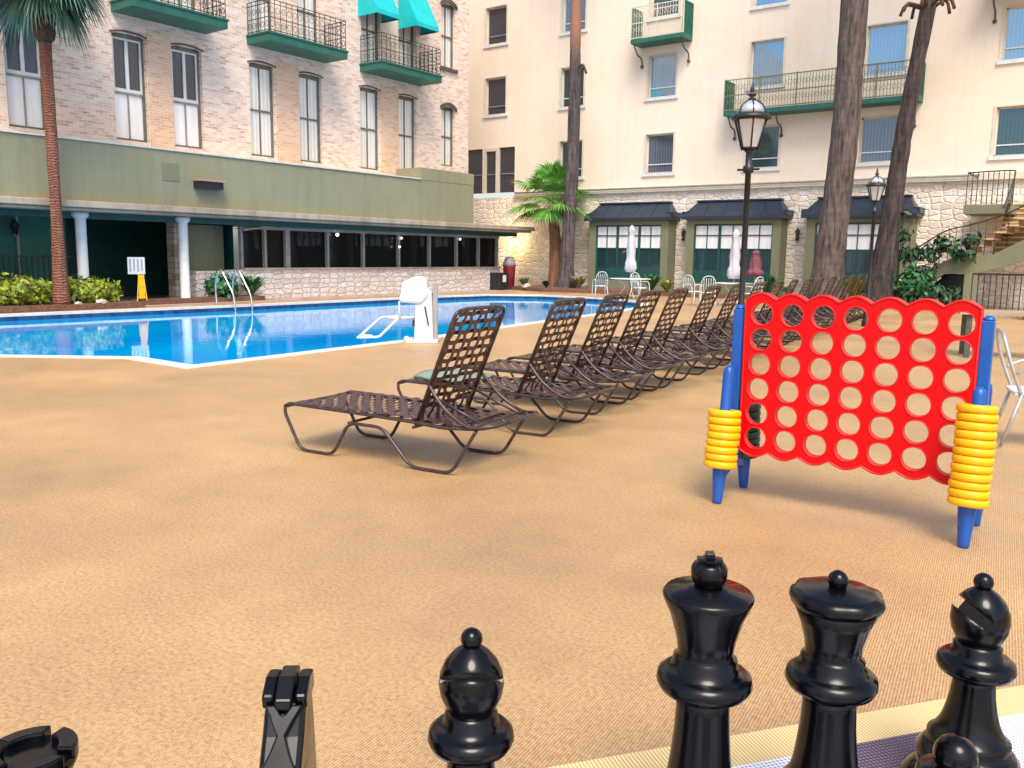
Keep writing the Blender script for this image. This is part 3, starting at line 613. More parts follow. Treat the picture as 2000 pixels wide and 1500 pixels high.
# bay windows
def bay(x0, x1, lbl):
    OO = ((x0+x1)/2, 32.6, 0); Y0, Y1 = 32.55, 33.28; zb, zt = .5, 3.0
    mb = MB(); fw = .32
    mb.box(x0, x0+fw, Y0, Y1, .16, zt); mb.box(x1-fw, x1, Y0, Y1, .16, zt); mb.box(x0+fw, x1-fw, Y0, Y1, 2.82, zt); mb.box(x0+fw, x1-fw, Y0, Y1, .16, zb)
    t = mb.build('bay_frame', MT['olive2'], hotel, OB)
    mb = MB(); e = .16; za, zc = 3.0, 3.72
    mb.box(x0-e, x1+e, Y0-.22, Y1, za, za+.12)
    v = [(x0-e, Y0-.22, za+.12), (x1+e, Y0-.22, za+.12), (x1-.25, Y1-.25, zc), (x0+.25, Y1-.25, zc), (x0-e, Y1, za+.12), (x1+e, Y1, za+.12), (x1-.25, Y1, zc), (x0+.25, Y1, zc)]
    mb.add(v, [(0, 1, 2, 3), (0, 3, 7, 4), (1, 5, 6, 2), (3, 2, 6, 7)])
    mb.box(x0+.2, x1-.2, Y1-.32, Y1, zc, zc+.06)
    mb.box(x0-e-.05, x0-e+.28, Y0-.05, Y1, za+.12, za+.32); mb.box(x1+e-.28, x1+e+.05, Y0-.05, Y1, za+.12, za+.32)
    n = 5
    for i in range(1, n): xx = x0+(x1-x0)*i/n; mb.bar((xx, Y0-.2, za+.135), (xx, Y1-.26, zc+.01), .03, .03)
    r_ = mb.build('bay_roof', MT['navy'], t)
    xa, xb = x0+fw, x1-fw; Yg = Y0+.12
    mb = MB(); mb.box(xa, xb, Yg, Yg+.02, zb, 1.85); mb.build('pane', MT['treetintglass'], t)
    mb = MB(); mb.box(xa, xb, Yg, Yg+.02, 1.852, 2.82); mb.build('blind_or_sky_pane', MT['whitepanel_or_sky'], t)  # white sheet in place of sky reflected in the upper panes
    mb = MB(); n = 3
    for i in range(n+1):
        xx = xa+(xb-xa)*i/n; mb.box(max(xx-.05, xa), min(xx+.05, xb), Yg-.06, Yg-.002, zb, 2.82)
        if i < n: c = xa+(xb-xa)*(i+.5)/n; mb.box(c-.015, c+.015, Yg-.04, Yg-.003, zb+.5, 2.82)
    for z in (2.38, 1.85): mb.box(xa, xb, Yg-.045, Yg-.004, z-.018, z+.018)
    mb.box(xa, xb, Yg-.05, Yg-.005, zb, zb+.5); mb.box(xa, xb, Yg-.055, Yg-.006, 2.76, 2.82)
    mb.build('glazing_bars', MT['dkgreen'], t)
    return t
bay(-19.86, -16.1, ''); bay(-15.3, -11.45, ''); bay(-10.5, -6.85, '')
def sconce(x, z, lbl):
    t = thing('wall_sconce', lbl, 'wall lamp', (x, 33.28, z), 0, 'wall lamps between the bay windows')
    mb = MB(); mb.tube(bez([(0, 0, 0), (0, -.12, -.05), (0, -.18, .02)], 4), .015, 6); mb.build('arm', MT['black'], t)
    mb = MB(); mb.lathe([(.05, 0), (.09, .2), (.1, .22), (.02, .34), (.01, .4)], 8, (0, -.18, .02)); mb.build('lantern_cap', MT['hood'], t)
    mb = MB(); mb.sphere((0, -.18, -.06), .07, 8); mb.build('bowl', MT['black'], t)
sconce(-15.7, 2.3, 'black wall lantern on the stone between the first and middle bay windows'); sconce(-11.0, 2.3, 'black wall lantern on the stone right of the middle bay window')
# lit wall lantern in the corner
t = thing('wall_lantern', 'glowing amber wall lantern tucked under the roof slab corner', 'wall lamp', (-24.3, 33.25, 2.1))
mb = MB(); mb.sphere((0, -.25, 0), .13, 10, 1.2); mb.build('globe', MT['glow'], t)
mb = MB(); mb.tube([(0, 0, .2), (0, -.25, .22), (0, -.25, .14)], .02, 6); mb.build('arm', MT['black'], t)
pl = bpy.data.lights.new('lantern_light', 'POINT'); pl.energy = 35; pl.color = (1, .68, .22); pl.shadow_soft_size = .15
plo = bpy.data.objects.new('lantern_light', pl); C.objects.link(plo); plo.parent = t; plo.location = (0, -.45, 0)
t = thing('porch_lantern', 'dark coach lantern on the green wall behind the left palm', 'wall lamp', (-24.62, 10.9, 2.0))
mb = MB(); mb.lathe([(.06, -.15), (.1, .1), (.12, .12), (.02, .25)], 6, (.14, 0, 0)); mb.build('lantern_body', MT['black'], t)
mb = MB(); mb.sphere((.14, 0, -.12), .06, 8); mb.build('glass', MT['lampglass'], t)
# black fence on the left
t = thing('iron_fence', 'black vertical bar fence in front of the green wall', 'fence', (-23.6, 8, 0))
mb = MB(); mb.bar((0, -9, 1.3), (0, 3.9, 1.3), .04, .04); mb.bar((0, -9, .15), (0, 3.9, .15), .04, .04); mb.build('rail', MT['black'], t)
mb = MB()
for i in range(90): mb.bar((0, -8.9+i*.142, .02), (0, -8.9+i*.142, 1.34), .025, .025)
o = mb.build('bars', MT['black'], t)

# ---- stair on the right
OS = (-4.5, 29.7, 0)
st = thing('outdoor_staircase', 'olive and tan outdoor staircase climbing the stone wall to an upper landing', 'staircase', OS)
top = [(-7.1, .38), (-6.37, .7), (-5.5, 1.35), (-5.06, 1.57), (-3.9, 1.72), (-3.1, 2.18), (-1.2, 3.2)]; bot = [(-1.2, 2.55), (-3.1, 1.55), (-3.6, 1.35), (-4.3, 1.15), (-5.2, 1.1), (-6.3, .33), (-7.1, .05)]
mb = MB(); mb.prism(top+bot, lambda x, z: (x, 29.55, z), lambda x, z: (x, 29.8, z)); mb.build('stringer', MT['olive2'], st, OS)
mb = MB(); ri = MB()
for i in range(13):
    x = -6.6+i*.29+(.0 if i < 5 else .0); z = .55+i*.2
    mb.box(x, x+.34, 29.8, 31.6, z, z+.05); ri.box(x+.03, x+.05, 29.82, 31.58, z-.16, z)
for i in range(10):
    z = 1.75+i*.15; x = -4.85+i*.155
mb.build('treads', MT['tread'], st, OS); ri.build('risers', MT['riser'], st, OS)
mb = MB(); ri = MB()
for i in range(11):     # upper flight, seen face-on
    y = 30.5+i*.24; z = 1.75+i*.16
    mb.box(-4.1, -2.2, y, y+.27, z, z+.05); ri.box(-4.08, -2.22, y+.02, y+.04, z-.12, z)
mb.build('treads', MT['tread'], st, OS); ri.build('risers', MT['riser'], st, OS)
mb = MB(); mb.box(-5.1, -3.75, 31.2, 33.2, 3.0, 3.28); mb.build('landing', MT['olive2'], st, OS)
mb = MB(); mb.box(-4.63, -4.28, 29.5, 29.85, 0, 1.16); mb.build('post', MT['olive2'], st, OS)
mb = MB(); mb.box(-5.5, -5.1, 30.8, 31.1, 0, 1.5); mb.build('post', MT['black'], st, OS)
mb = MB(); mb.prism([(-6.2, 0), (-4.6, 0), (-4.6, 1.1), (-5.2, 1.1), (-6.2, .35)], lambda x, z: (x, 30.3, z), lambda x, z: (x, 30.4, z)); mb.build('understair_shade', MT['black'], st, OS)  # black sheet added as painted shade below the flight
rl = MB()
for i in range(10): x = -5.05+i*.145; rl.tube([(x, 31.22, 3.28), (x, 31.22, 4.28)], .014, 5)
rl.tube(bez([(-5.05, 31.22, 4.28), (-3.9, 31.22, 4.3), (-3.72, 31.05, 4.2), (-3.75, 30.6, 3.7), (-3.85, 30.2, 3.1)], 6), .022, 6)
rl.tube([(-5.05, 31.22, 4.28), (-5.05, 33.2, 4.28)], .022, 6)
for i in range(6): y = 31.1-i*.18; rl.tube([(-3.74-.01*i, y, 3.3-i*.1), (-3.74-.01*i, y, 4.22-i*.2)], .014, 5)
rl.build('railing', MT['black'], st, OS)
rl = MB(); hp = bez([(-6.6, 29.67, 1.45), (-5.4, 29.67, 2.35), (-4.6, 29.67, 2.6), (-3.6, 29.67, 2.95), (-1.5, 29.67, 4.1)], 8); rl.tube(hp, .022, 6)
for p in hp[::2]:
    zb = .6+max(0, p.x+6.6)*.42; rl.tube([(p.x, 29.67, zb), tuple(p)], .012, 5)
rl.build('railing', MT['black'], st, OS)
t = thing('patio_railing', 'short black railing on the patio right of the stair post', 'railing', (-3.2, 27.5, 0))
mb = MB(); mb.bar((-.9, 0, 1.15), (1.8, 0, 1.15), .05, .05)
for i in range(19): mb.bar((-.9+i*.15, 0, 0), (-.9+i*.15, 0, 1.15), .025, .025)
mb.build('bars', MT['black'], t)

# ---------------------------------------------------------------- plants
def leaf_cloud(mb, c, rad, n, size, asp=2.2, hollow=.55):
    for i in range(n):
        d = Vector((random.gauss(0, 1), random.gauss(0, 1), random.gauss(0, 1))).normalized(); q = hollow+(1-hollow)*random.random()
        lump = 1+.18*math.sin(5*d.x+3*d.y+c[0])*math.cos(4*d.z+c[1])
        p = Vector(c)+Vector((d.x*rad[0], d.y*rad[1], d.z*rad[2]))*q*lump
        if p.z < .05: p.z = .05+random.random()*.1
        s_ = size*(.6+.8*random.random()); nrm = (d+Vector((random.gauss(0, .6), random.gauss(0, .6), random.gauss(0, .6)))).normalized()
        a = nrm.orthogonal().normalized(); a.rotate(Matrix.Rotation(random.random()*6.28, 3, nrm)); b = nrm.cross(a)
        mb.add([p-a*s_*asp/2, p+b*s_/2, p+a*s_*asp/2, p-b*s_/2], [(0, 1, 2, 3)])
def bush(loc, rad, n, size, mat, label, cat='shrub', name='shrub', group=None, asp=2.0):
    t = thing(name, label, cat, (loc[0], loc[1], 0), 0, group)
    mb = MB(); leaf_cloud(mb, (0, 0, loc[2]), rad, n, size, asp, .35); mb.build('foliage', mat, t)
    mb = MB()
    for i in range(5):
        a = i*1.256; mb.tube([(0.05*math.cos(a), .05*math.sin(a), 0.02), (rad[0]*.4*math.cos(a), rad[1]*.4*math.sin(a), loc[2])], .02, 5)
    mb.build('stems', MT['fibre'], t); return t
def blade_plant(loc, h, n, mat, label, width=.09, spread=1.0, name='leafy_plant', group=None, cat='plant'):
    t = thing(name, label, cat, loc, 0, group); mb = MB()
    for i in range(n):
        a = random.random()*6.28; hh = h*(.6+.5*random.random()); out = spread*h*(.15+.6*random.random()); pts = []
        for k2 in range(6):
            u = k2/5; pts.append(Vector((math.cos(a)*out*u**1.3, math.sin(a)*out*u**1.3, hh*(u-.35*u**3))))
        sx = Vector((-math.sin(a), math.cos(a), 0)); vs = []
        for k2, p in enumerate(pts): wd = width*math.sin(math.pi*min(.97, .12+k2/5*.9)); vs += [p-sx*wd, p+sx*wd]
        mb.add(vs, [(2*i2, 2*i2+1, 2*i2+3, 2*i2+2) for i2 in range(5)], True)
    mb.build('foliage', mat, t); return t
def fan_frond(mb, base_, az, el, plen, flen, nl=22, droop=.35, spread=R(150), w_=.035):
    d = Vector((math.cos(az)*math.cos(el), math.sin(az)*math.cos(el), math.sin(el))); tip = Vector(base_)+d*plen+Vector((0, 0, -.12*plen*math.cos(el)))
    mb.tube([base_, (Vector(base_)+tip)/2+Vector((0, 0, .06*plen)), tip], .016, 4, caps=False)
    side = Vector((-math.sin(az), math.cos(az), 0)); nrm = side.cross(d).normalized()
    for i in range(nl):
        th = -spread/2+spread*i/(nl-1); ld = (d*math.cos(th)+side*math.sin(th)).normalized(); L = flen*(.72+.28*math.cos(th))*(.9+.2*random.random())
        sd_ = ld.cross(nrm).normalized(); vs = []
        for k2 in range(5):
            u = k2/4; p = tip+ld*L*u+Vector((0, 0, -droop*L*u**2.4)); ww = w_*flen*(.5+u*2.2 if u < .4 else 1.4*(1-u)/.6+.06); vs += [p-sd_*ww, p+sd_*ww]
        mb.add(vs, [(2*q, 2*q+1, 2*q+3, 2*q+2) for q in range(4)])
def crown(parent, c, n, plen, flen, mat, el0=-50, el1=80, nl=22, droop=.35, name='crown'):
    mb = MB()
    for i in range(n):
        az = i*2.39996+random.random()*.3; u = i/(n-1); el = R(el1+(el0-el1)*u**.9+random.uniform(-7, 7))
        fan_frond(mb, (c[0], c[1], c[2]+random.uniform(-.1, .1)), az, el, plen*(.8+.4*random.random()), flen*(.85+.3*random.random()), nl, droop)
    return mb.build(name, mat, parent)
def trunk_mb(pts, rads, jag=.04):
    P = bez(pts, 10); n = len(P); rr = []
    for i in range(n):
        u = i/(n-1)*(len(rads)-1); a = int(min(u, len(rads)-2)); q = rads[a]*(1-(u-a))+rads[a+1]*(u-a); rr.append(q*(1+random.uniform(-jag, jag)))
    return MB().tube(P, rr, 20)
# left palm
t = thing('fan_palm', 'slim reddish fan palm on the far left with fibrous boot under its crown', 'palm tree', (-21.7, 10.64, .12))
px, py = 0, 0
trunk_mb([(0, 0, 0), (.02, 0, 2), (-.02, .02, 4.2), (0, 0, 6.85)], [.22, .16, .13, .13, .135, .14]).build('trunk', MT['trunkr'], t)
trunk_mb([(0, 0, 6.2), (0, 0, 6.6), (0, 0, 8.1)], [.14, .24, .27, .25], .12).build('boot', MT['fibre'], t)
crown(t, (0, 0, 8.2), 46, .85, 1.0, MT['palmd'], -62, 80, 24, .55)
# green palm
t = thing('young_fan_palm', 'short green fan palm with orange brown trunk beside the tall dark trunk', 'palm tree', (-21.1, 31.9, .1))
trunk_mb([(0, 0, 0), (-.05, 0, 1.1), (-.12, 0, 2.3), (-.32, 0, 3.55)], [.40, .30, .26, .24, .18]).build('trunk', MT['trunkb'], t)
crown(t, (-.3, 0, 3.75), 27, .95, 1.15, MT['palmg'], -28, 85, 22, .4)
# tall palms, crowns above the frame
def tall_palm(loc, pts, rads, mat, label, top_, crown_on=True):
    t = thing('tall_palm', label, 'palm tree', loc, 0, 'tall bare palm trunks by the cream hotel block')
    trunk_mb(pts, rads, .05).build('trunk', mat, t)
    crown(t, top_, 22, 1.0, 1.2, MT['palmg'], -40, 80, 12, .4); return t
t = tall_palm((-20.15, 31.2, .05), [(0, 0, 0), (.05, 0, 1.6), (.22, 0, 6), (.2, 0, 11), (.1, 0, 19)], [.5, .30, .27, .25, .19, .16], MT['trunkd'], 'tall dark palm trunk turning orange near the top, beside the short green palm', (.1, 0, 19))
mb = MB(); mb.tube(bez([(.5, -.2, 9.0), (.75, -.25, 9.1), (.9, -.2, 8.75)], 4), .05, 5); mb.build('frond_stub', MT['fibre'], t)
tall_palm((-8.4, 28.3, 0), [(0, 0, 0), (.1, 0, 2.2), (.28, 0, 5.5), (.3, 0, 9), (.3, 0, 18)], [.60, .46, .42, .40, .39, .36], MT['trunkg'], 'thickest grey brown palm trunk in front of the right bay window', (.3, 0, 18))
t = tall_palm((-6.95, 29.2, 0), [(0, 0, 0), (.12, 0, 2.2), (.35, 0, 5.5), (.75, 0, 9), (1.6, 0, 16)], [.52, .36, .27, .23, .21, .19], MT['trunkdk'], 'slimmer palm trunk leaning right beside the foot of the staircase', (1.6, 0, 16))
mb = MB()
for i in range(8):
    a = i*.785; mb.tube(bez([(.72+.2*math.cos(a), .2*math.sin(a), 9.0), (.72+.6*math.cos(a), .6*math.sin(a), 9.15+.1*math.sin(3*a)), (.72+.75*math.cos(a), .75*math.sin(a), 8.85)], 3), .05, 5)
mb.build('frond_stub', MT['fibre'], t)
mb = MB(); bmw = [(-.62, 0, 0)]
# shrubs
bush((-22.2, 9.85, .45), (.75, .95, .42), 1500, .07, MT['leafy'], 'rounded yellow green shrub left of the slim palm')
bush((-22.2, 11.55, .42), (.7, .95, .40), 1500, .07, MT['leafy'], 'rounded yellow green shrub right of the slim palm')
bush((-22.55, 15.9, .45), (.45, .5, .42), 600, .1, MT['leafg'], 'deep green shrub by the second white column')
blade_plant((-22.5, 16.9, .1), .95, 70, MT['leafg'], 'broad leaved deep green plant behind the pool ladder', .07)
random.seed(11)
for i, (x, y, h, mt, lb) in enumerate([(-22.2, 31.0, .6, 'leafmix', 'low mixed plant left of the short green palm'), (-20.6, 30.4, .45, 'leafd', 'dark low plant at the foot of the twin palm trunks'), (-19.3, 30.9, .75, 'leafmix', 'yellow green plant at the left edge of the first bay window'),
        (-15.9, 30.9, 1.0, 'leafg', 'tall green plant between the first and middle bay windows'), (-15.2, 30.8, .7, 'leafy', 'yellow plant at the left edge of the middle bay window'), (-11.2, 30.9, 1.1, 'leafg', 'tall leafy plant right of the middle bay window'),
        (-10.4, 30.7, .6, 'leafmix', 'mottled plant left of the thick palm trunk'), (-7.85, 29.7, 1.2, 'leafy', 'bright lime plant between the two right palm trunks')]):
    blade_plant((x, y, .14), h, 70, MT[mt], lb, .05 if i != 7 else .06)
t = bush((-6.0, 29.1, .75), (.7, .4, .62), 560, .1, MT['leafg'], 'green climbing shrub at the foot of the staircase')
t = thing('climbing_plant', 'dark leafy climber twining along the stair rail', 'plant', (-5.6, 29.3, .8)); mb = MB()
for c, r_ in (((-.9, 0, 1.5), .35), ((-.6, 0, .9), .35), ((0, 0, .9), .35), ((.4, 0, 1.2), .3), ((.9, 0, .9), .3), ((1.1, 0, 1.3), .22), ((-1.0, 0, 2.1), .3), ((-.2, 0, .3), .4)): leaf_cloud(mb, c, (r_*1.3, r_*.8, r_), 130, .11, 2.4, .1)
mb.build('foliage', MT['leafd'], t)
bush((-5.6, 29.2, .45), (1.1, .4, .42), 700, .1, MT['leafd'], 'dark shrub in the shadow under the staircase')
random.seed(5)
for i, (x, y, s_) in enumerate(((-21.62, 11.6, .15), (-21.6, 11.0, .10), (-21.9, 30.8, .2), (-21.6, 30.3, .14))):
    mb = MB(); mb.lathe([(1e-4, -.5*s_), (s_*.8, -.3*s_), (s_, 0), (s_*.75, .4*s_), (1e-4, .6*s_)], 9, (0, 0, 0), lambda i_, a: 1+.25*math.sin(3*a+i_*2), False)
    o = mb.build('garden_rock', MT['rock']); o.location = (x, y, .12+.3*s_); tag(o, ['pale rock at the foot of the right yellow shrub', 'small pale rock below the slim palm', 'pale rock left of the short green palm', 'small pale rock in front of the short green palm'][i], 'rock')

# ---------------------------------------------------------------- lamp posts
def lamp_post(loc, H, label):
    t = thing('lamp_post', label, 'lamp post', loc, 0, 'black lantern lamp posts'); s_ = .93; z0 = H-.80*s_
    mb = MB(); mb.lathe([(.11*s_, 0), (.11*s_, .12), (.08*s_, .16), (.085*s_, .55), (.06*s_, .6), (.055*s_, .95), (.038*s_, 1.0), (.036*s_, z0-.28*s_), (.062*s_, z0-.27*s_), (.066*s_, z0-.2*s_), (.04*s_, z0-.18*s_), (.036*s_, z0-.04*s_), (.07*s_, z0)], 14); mb.build('pole', MT['black'], t)
    mb = MB(); mb.bar((-.14*s_, 0, z0-.235*s_), (.14*s_, 0, z0-.235*s_), .025*s_, .025*s_); mb.build('ladder_bar', MT['black'], t)
    hd = MB(); hd.lathe([(.09*s_, 0), (.11*s_, .03*s_)], 6, (0, 0, z0)); n = 6
    for i in range(n):
        a = 2*math.pi*i/n; hd.tube([(.1*s_*math.cos(a), .1*s_*math.sin(a), z0), (.2*s_*math.cos(a), .2*s_*math.sin(a), z0+.36*s_)], .011*s_, 4)
    hd.lathe([(.20*s_, .35*s_), (.25*s_, .37*s_), (.25*s_, .39*s_), (.19*s_, .43*s_)], 12, (0, 0, z0)); hd.lathe([(.03*s_, .585*s_), (.05*s_, .605*s_), (.018*s_, .625*s_), (.05*s_, .645*s_), (.06*s_, .655*s_), (.015*s_, .675*s_), (.03*s_, .70*s_), (.005*s_, .80*s_)], 10, (0, 0, z0))
    for i in range(6):
        a = 2*math.pi*i/6; hd.tube(bez([(.19*s_*math.cos(a), .19*s_*math.sin(a), z0+.42*s_), (.14*s_*math.cos(a), .14*s_*math.sin(a), z0+.53*s_), (.03*s_*math.cos(a), .03*s_*math.sin(a), z0+.6*s_)], 3), .009*s_, 4)
    h_ = hd.build('lantern_cage', MT['black'], t)
    mb = MB(); mb.lathe([(.095*s_, .02*s_), (.185*s_, .35*s_)], 6, (0, 0, z0), None, False); mb.build('lantern_glass', MT['lampglass'], h_)
    mb = MB(); mb.lathe([(.18*s_, .43*s_), (.14*s_, .52*s_), (.06*s_, .58*s_), (.02*s_, .59*s_)], 12, (0, 0, z0)); mb.build('lantern_dome', MT['lampglass'], h_)
    return t
lamp_post((-3.86, 9.78, 0), 3.47, 'taller looking black lantern lamp post just behind the red game frame')
lamp_post((-5.16, 20.62, 0), 3.53, 'smaller looking black lantern lamp post between the two right palm trunks')

# ---------------------------------------------------------------- loungers
def make_lounger():
    t = thing('sun_lounger', '', 'sun lounger', (0, 0, 0), 0, 'brown strap sun loungers lined up beside the pool')
    W = .70
    for y in (0, W):      # one continuous side leg tube each: two trapezoid feet
        pts = fillet([(.0, y, .33), (.0, y, .28), (.15, y, .013), (.47, y, .013), (.62, y, .27), (.93, y, .27), (1.18, y, .013), (1.52, y, .013), (1.68, y, .27), (1.72, y, .33)], .07)
        MB().tube(pts, .013, 8).build('leg', MT['tube'], t)
    rail = MB()
    for y in (0, W): rail.tube(fillet([(.0, y, .335), (.05, y, .36), (.8, y, .35), (1.2, y, .34), (1.45, y, .325), (1.72, y, .345)], .05), .014, 8)
    rail.tube(fillet([(.0, 0, .335), (.0, W, .335)], .02), .014, 8)
    rail.tube([(.62, 0, .27), (.62, W, .27)], .011, 8); rail.tube([(1.2, 0, .30), (1.2, W, .30)], .011, 8)
    rail.tube(bez([(1.72, 0, .345), (1.79, .12, .35), (1.80, W/2, .35), (1.79, W-.12, .35), (1.72, W, .345)], 6), .014, 8)
    rail.build('frame', MT['tube'], t)
    # seat straps
    sm = MB(); L0, L1 = .04, 1.60; nx, ny = 26, 9
    for j in range(ny):
        y = .05+(W-.1)*j/(ny-1); vs = []; k2 = nx*2
        for i in range(k2+1):
            x = L0+(L1-L0)*i/k2; z = .365-.02*math.sin(math.pi*j/(ny-1))-.035*max(0, (x-1.15)/.6)+.005*(1 if (i//2+j) % 2 else -1)
            vs += [(x, y-.035, z), (x, y+.035, z)]
        sm.add(vs, [(2*i, 2*i+1, 2*i+3, 2*i+2) for i in range(k2)], True)
    for i in range(nx):
        x = L0+.03+(L1-L0-.06)*i/(nx-1); vs = []; k2 = ny*2
        if 1.25 < x < 1.36: continue
        for j in range(k2+1):
            y = -.012+(W+.024)*j/k2; z = .365-.02*math.sin(math.pi*j/k2)-.035*max(0, (x-1.15)/.6)-.005*(1 if (i+j//2) % 2 else -1)
            vs += [(x-.027, y, z), (x+.027, y, z)]
        sm.add(vs, [(2*q, 2*q+1, 2*q+3, 2*q+2) for q in range(k2)], True)
    sm.build('seat', MT['strap'], t)
    # backrest
    H0 = Vector((1.22, 0, .335)); H1 = Vector((1.55, 0, 1.135)); bd = (H1-H0); BL = bd.length; bd.normalize(); nb = Vector((-bd.z, 0, bd.x))
    P = lambda s_, y, o_=0: H0+bd*s_+Vector((0, y, 0))+nb*o_
    fr = MB(); fr.tube(fillet([P(-.02, .02), P(BL-.02, .02), P(BL, .14), P(BL, W-.14), P(BL-.02, W-.02), P(-.02, W-.02)], .09, 5), .014, 8); fr.tube([P(-.02, .02), P(-.02, W-.02)], .012, 8)
    bk = fr.build('backrest', MT['tube'], t)
    sm = MB(); nr, ncol = 11, 7
    for j in range(ncol):
        y = .06+(W-.12)*j/(ncol-1); k2 = 24
        top_ = BL-.0-(.06 if j in (0, ncol-1) else 0); vs = []
        for i in range(k2+1):
            q = P(top_*i/k2, y, .006*(1 if (i//2+j) % 2 else -1)); vs += [q-Vector((0, .020, 0)), q+Vector((0, .020, 0))]
        sm.add(vs, [(2*i, 2*i+1, 2*i+3, 2*i+2) for i in range(k2)], True)
    for i in range(nr):
        s_ = .12+(BL-.16)*i/(nr-1); k2 = 14; vs = []
        if i == nr-1: y0_, y1_ = .06, W-.06
        else: y0_, y1_ = .005, W-.005
        for j in range(k2+1):
            q = P(s_, y0_+(y1_-y0_)*j/k2, .006*(1 if (i+j//2) % 2 else -1)+.001); vs += [q-bd*.0165, q+bd*.0165]
        sm.add(vs, [(2*q, 2*q+1, 2*q+3, 2*q+2) for q in range(k2)], True)
    sm.build('back_straps', MT['strap'], bk)
    su = MB(); a = P(.33, 0)
    su.tube(bez([P(.30, .0), (1.48, -.02, .46), (1.66, -.02, .36), (1.80, .02, .365), (1.87, .13, .38), (1.89, W/2, .39), (1.87, W-.13, .38), (1.80, W-.02, .365), (1.66, W+.02, .36), (1.48, W+.02, .46), P(.30, W)], 6), .013, 8)
    su.tube([P(.2, .1), (1.7, .1, .36)], .009, 6); su.tube([P(.2, W-.1), (1.7, W-.1, .36)], .009, 6); su.tube([(1.7, 0, .36), (1.7, W, .36)], .010, 6); su.tube([(1.55, 0, .34), (1.55, W, .34)], .010, 6)
    su.build('back_support', MT['tube'], t)
    return t
ords = ['nearest', 'second', 'third', 'fourth', 'fifth', 'sixth', 'seventh', 'eighth', 'ninth', 'tenth', 'eleventh', 'twelfth', 'thirteenth', 'fourteenth', 'fifteenth', 'sixteenth', 'seventeenth', 'eighteenth', 'nineteenth']
proto = make_lounger()
RR = [(-3.74, 4.40), (-3.93, 5.86), (-4.12, 6.99), (-4.27, 7.99), (-4.39, 8.97), (-4.55, 10.30)]
y = 11.45
while y < 24.6: RR.append((-4.68-.1*(y-11.4), y)); y += 1.15
for i, (rx, ry) in enumerate(RR):
    o = proto if i == 0 else copy_tree(proto)
    a = R(7.5+random.uniform(-2, 2) if i else 7.0); o.rotation_euler.z = a
    o.location = (rx-1.52*math.cos(a), ry-1.52*math.sin(a), 0)
    if i == 0: lb = 'nearest brown strap sun lounger, fully in view on the tan deck'
    elif i == 1: lb = 'second nearest brown strap sun lounger, with a sage towel on its foot end'
    elif i < 7: lb = '%s brown strap sun lounger of the row, counted from the nearest' % ords[i]
    else: lb = '%s brown strap sun lounger of the row, behind the red game frame' % ords[i]
    o['label'] = lb
mb = MB(); vs = []; 
for i in range(9):
    for j in range(6):
        vs.append((.12+.55*i/8, .06+.52*j/5, .375+.05*math.sin(math.pi*j/5)*math.sin(math.pi*min(1, i/8+.15))+.01*math.sin(i*1.7+j)))
mb.add(vs, [(i*6+j, i*6+j+1, (i+1)*6+j+1, (i+1)*6+j) for i in range(8) for j in range(5)], True)
o = mb.build('towel', MT['towel']); tag(o, 'sage green towel lying on the foot of the second lounger', 'towel'); so = o.modifiers.new('thick', 'SOLIDIFY'); so.thickness = .025; so.offset = 1
l2 = (RR[1][0]-1.52*math.cos(R(7.5)), RR[1][1]-1.52*math.sin(R(7.5))); o.location = (l2[0], l2[1], 0.003); o.rotation_euler.z = R(7.5)

# ---------------------------------------------------------------- red game frame
def rot2(gx, gy): return (.8059*gx-.5921*gy, .5921*gx+.8059*gy)
P0 = rot2(1.42, 5.36); ang = math.atan2(-.754, 1.1)+YAW
GF = thing('giant_four_in_a_row_game', 'giant red four in a row game frame with blue legs on the tan deck', 'game frame', (P0[0], P0[1], 0), ang)
X0, X1, Z0, Z1 = .035, 1.315, .315, 1.25; TH = .028
cols = [.135+(1.225-.135)*i/6 for i in range(7)]; rows = [.395+(1.165-.395)*i/5 for i in range(6)]; HR = .067
def scallop(n=10):
    pts = []; pw = (X1-X0)/7
    for c in range(7):
        for i in range(n): u = i/n; pts.append((X0+pw*(c+u), Z0-.035*math.sin(math.pi*u)))
    pts.append((X1, Z0))
    for c in range(7):
        for i in range(n): u = i/n; pts.append((X1-pw*(c+u), Z1+.04*math.sin(math.pi*u)))
    pts.append((X0, Z1)); return pts
def hole(cx, cz, r, n=24): return [(cx+r*math.cos(2*math.pi*i/n), cz+r*math.sin(2*math.pi*i/n)) for i in range(n)]
loops = [scallop()]+[hole(c, r_, HR) for c in cols for r_ in rows]
tri = tessellate_polygon([[Vector((x, z, 0)) for x, z in l] for l in loops]); mb = MB()
flat = [p for l in loops for p in l]
mb.add([(x, -TH, z) for x, z in flat], tri); mb.add([(x, TH, z) for x, z in flat], tri)
for l in loops:
    n = len(l); mb.add([(x, -TH, z) for x, z in l]+[(x, TH, z) for x, z in l], [(i, (i+1) % n, (i+1) % n+n, i+n) for i in range(n)], True)
pn = mb.build('panel', MT['red'], GF)
mb = MB()
for c in cols:
    for r_ in rows: mb.tube([(c+HR*1.03*math.cos(2*math.pi*i/24), -TH-.001, r_+HR*1.03*math.sin(2*math.pi*i/24)) for i in range(24)], .004, 6, closed=True)
so_ = scallop(); mb.tube([(x, -TH, z) for x, z in so_], .007, 6, closed=True); mb.tube([(x, TH, z) for x, z in so_], .007, 6, closed=True)
mb.build('rim', MT['redrim'], pn)
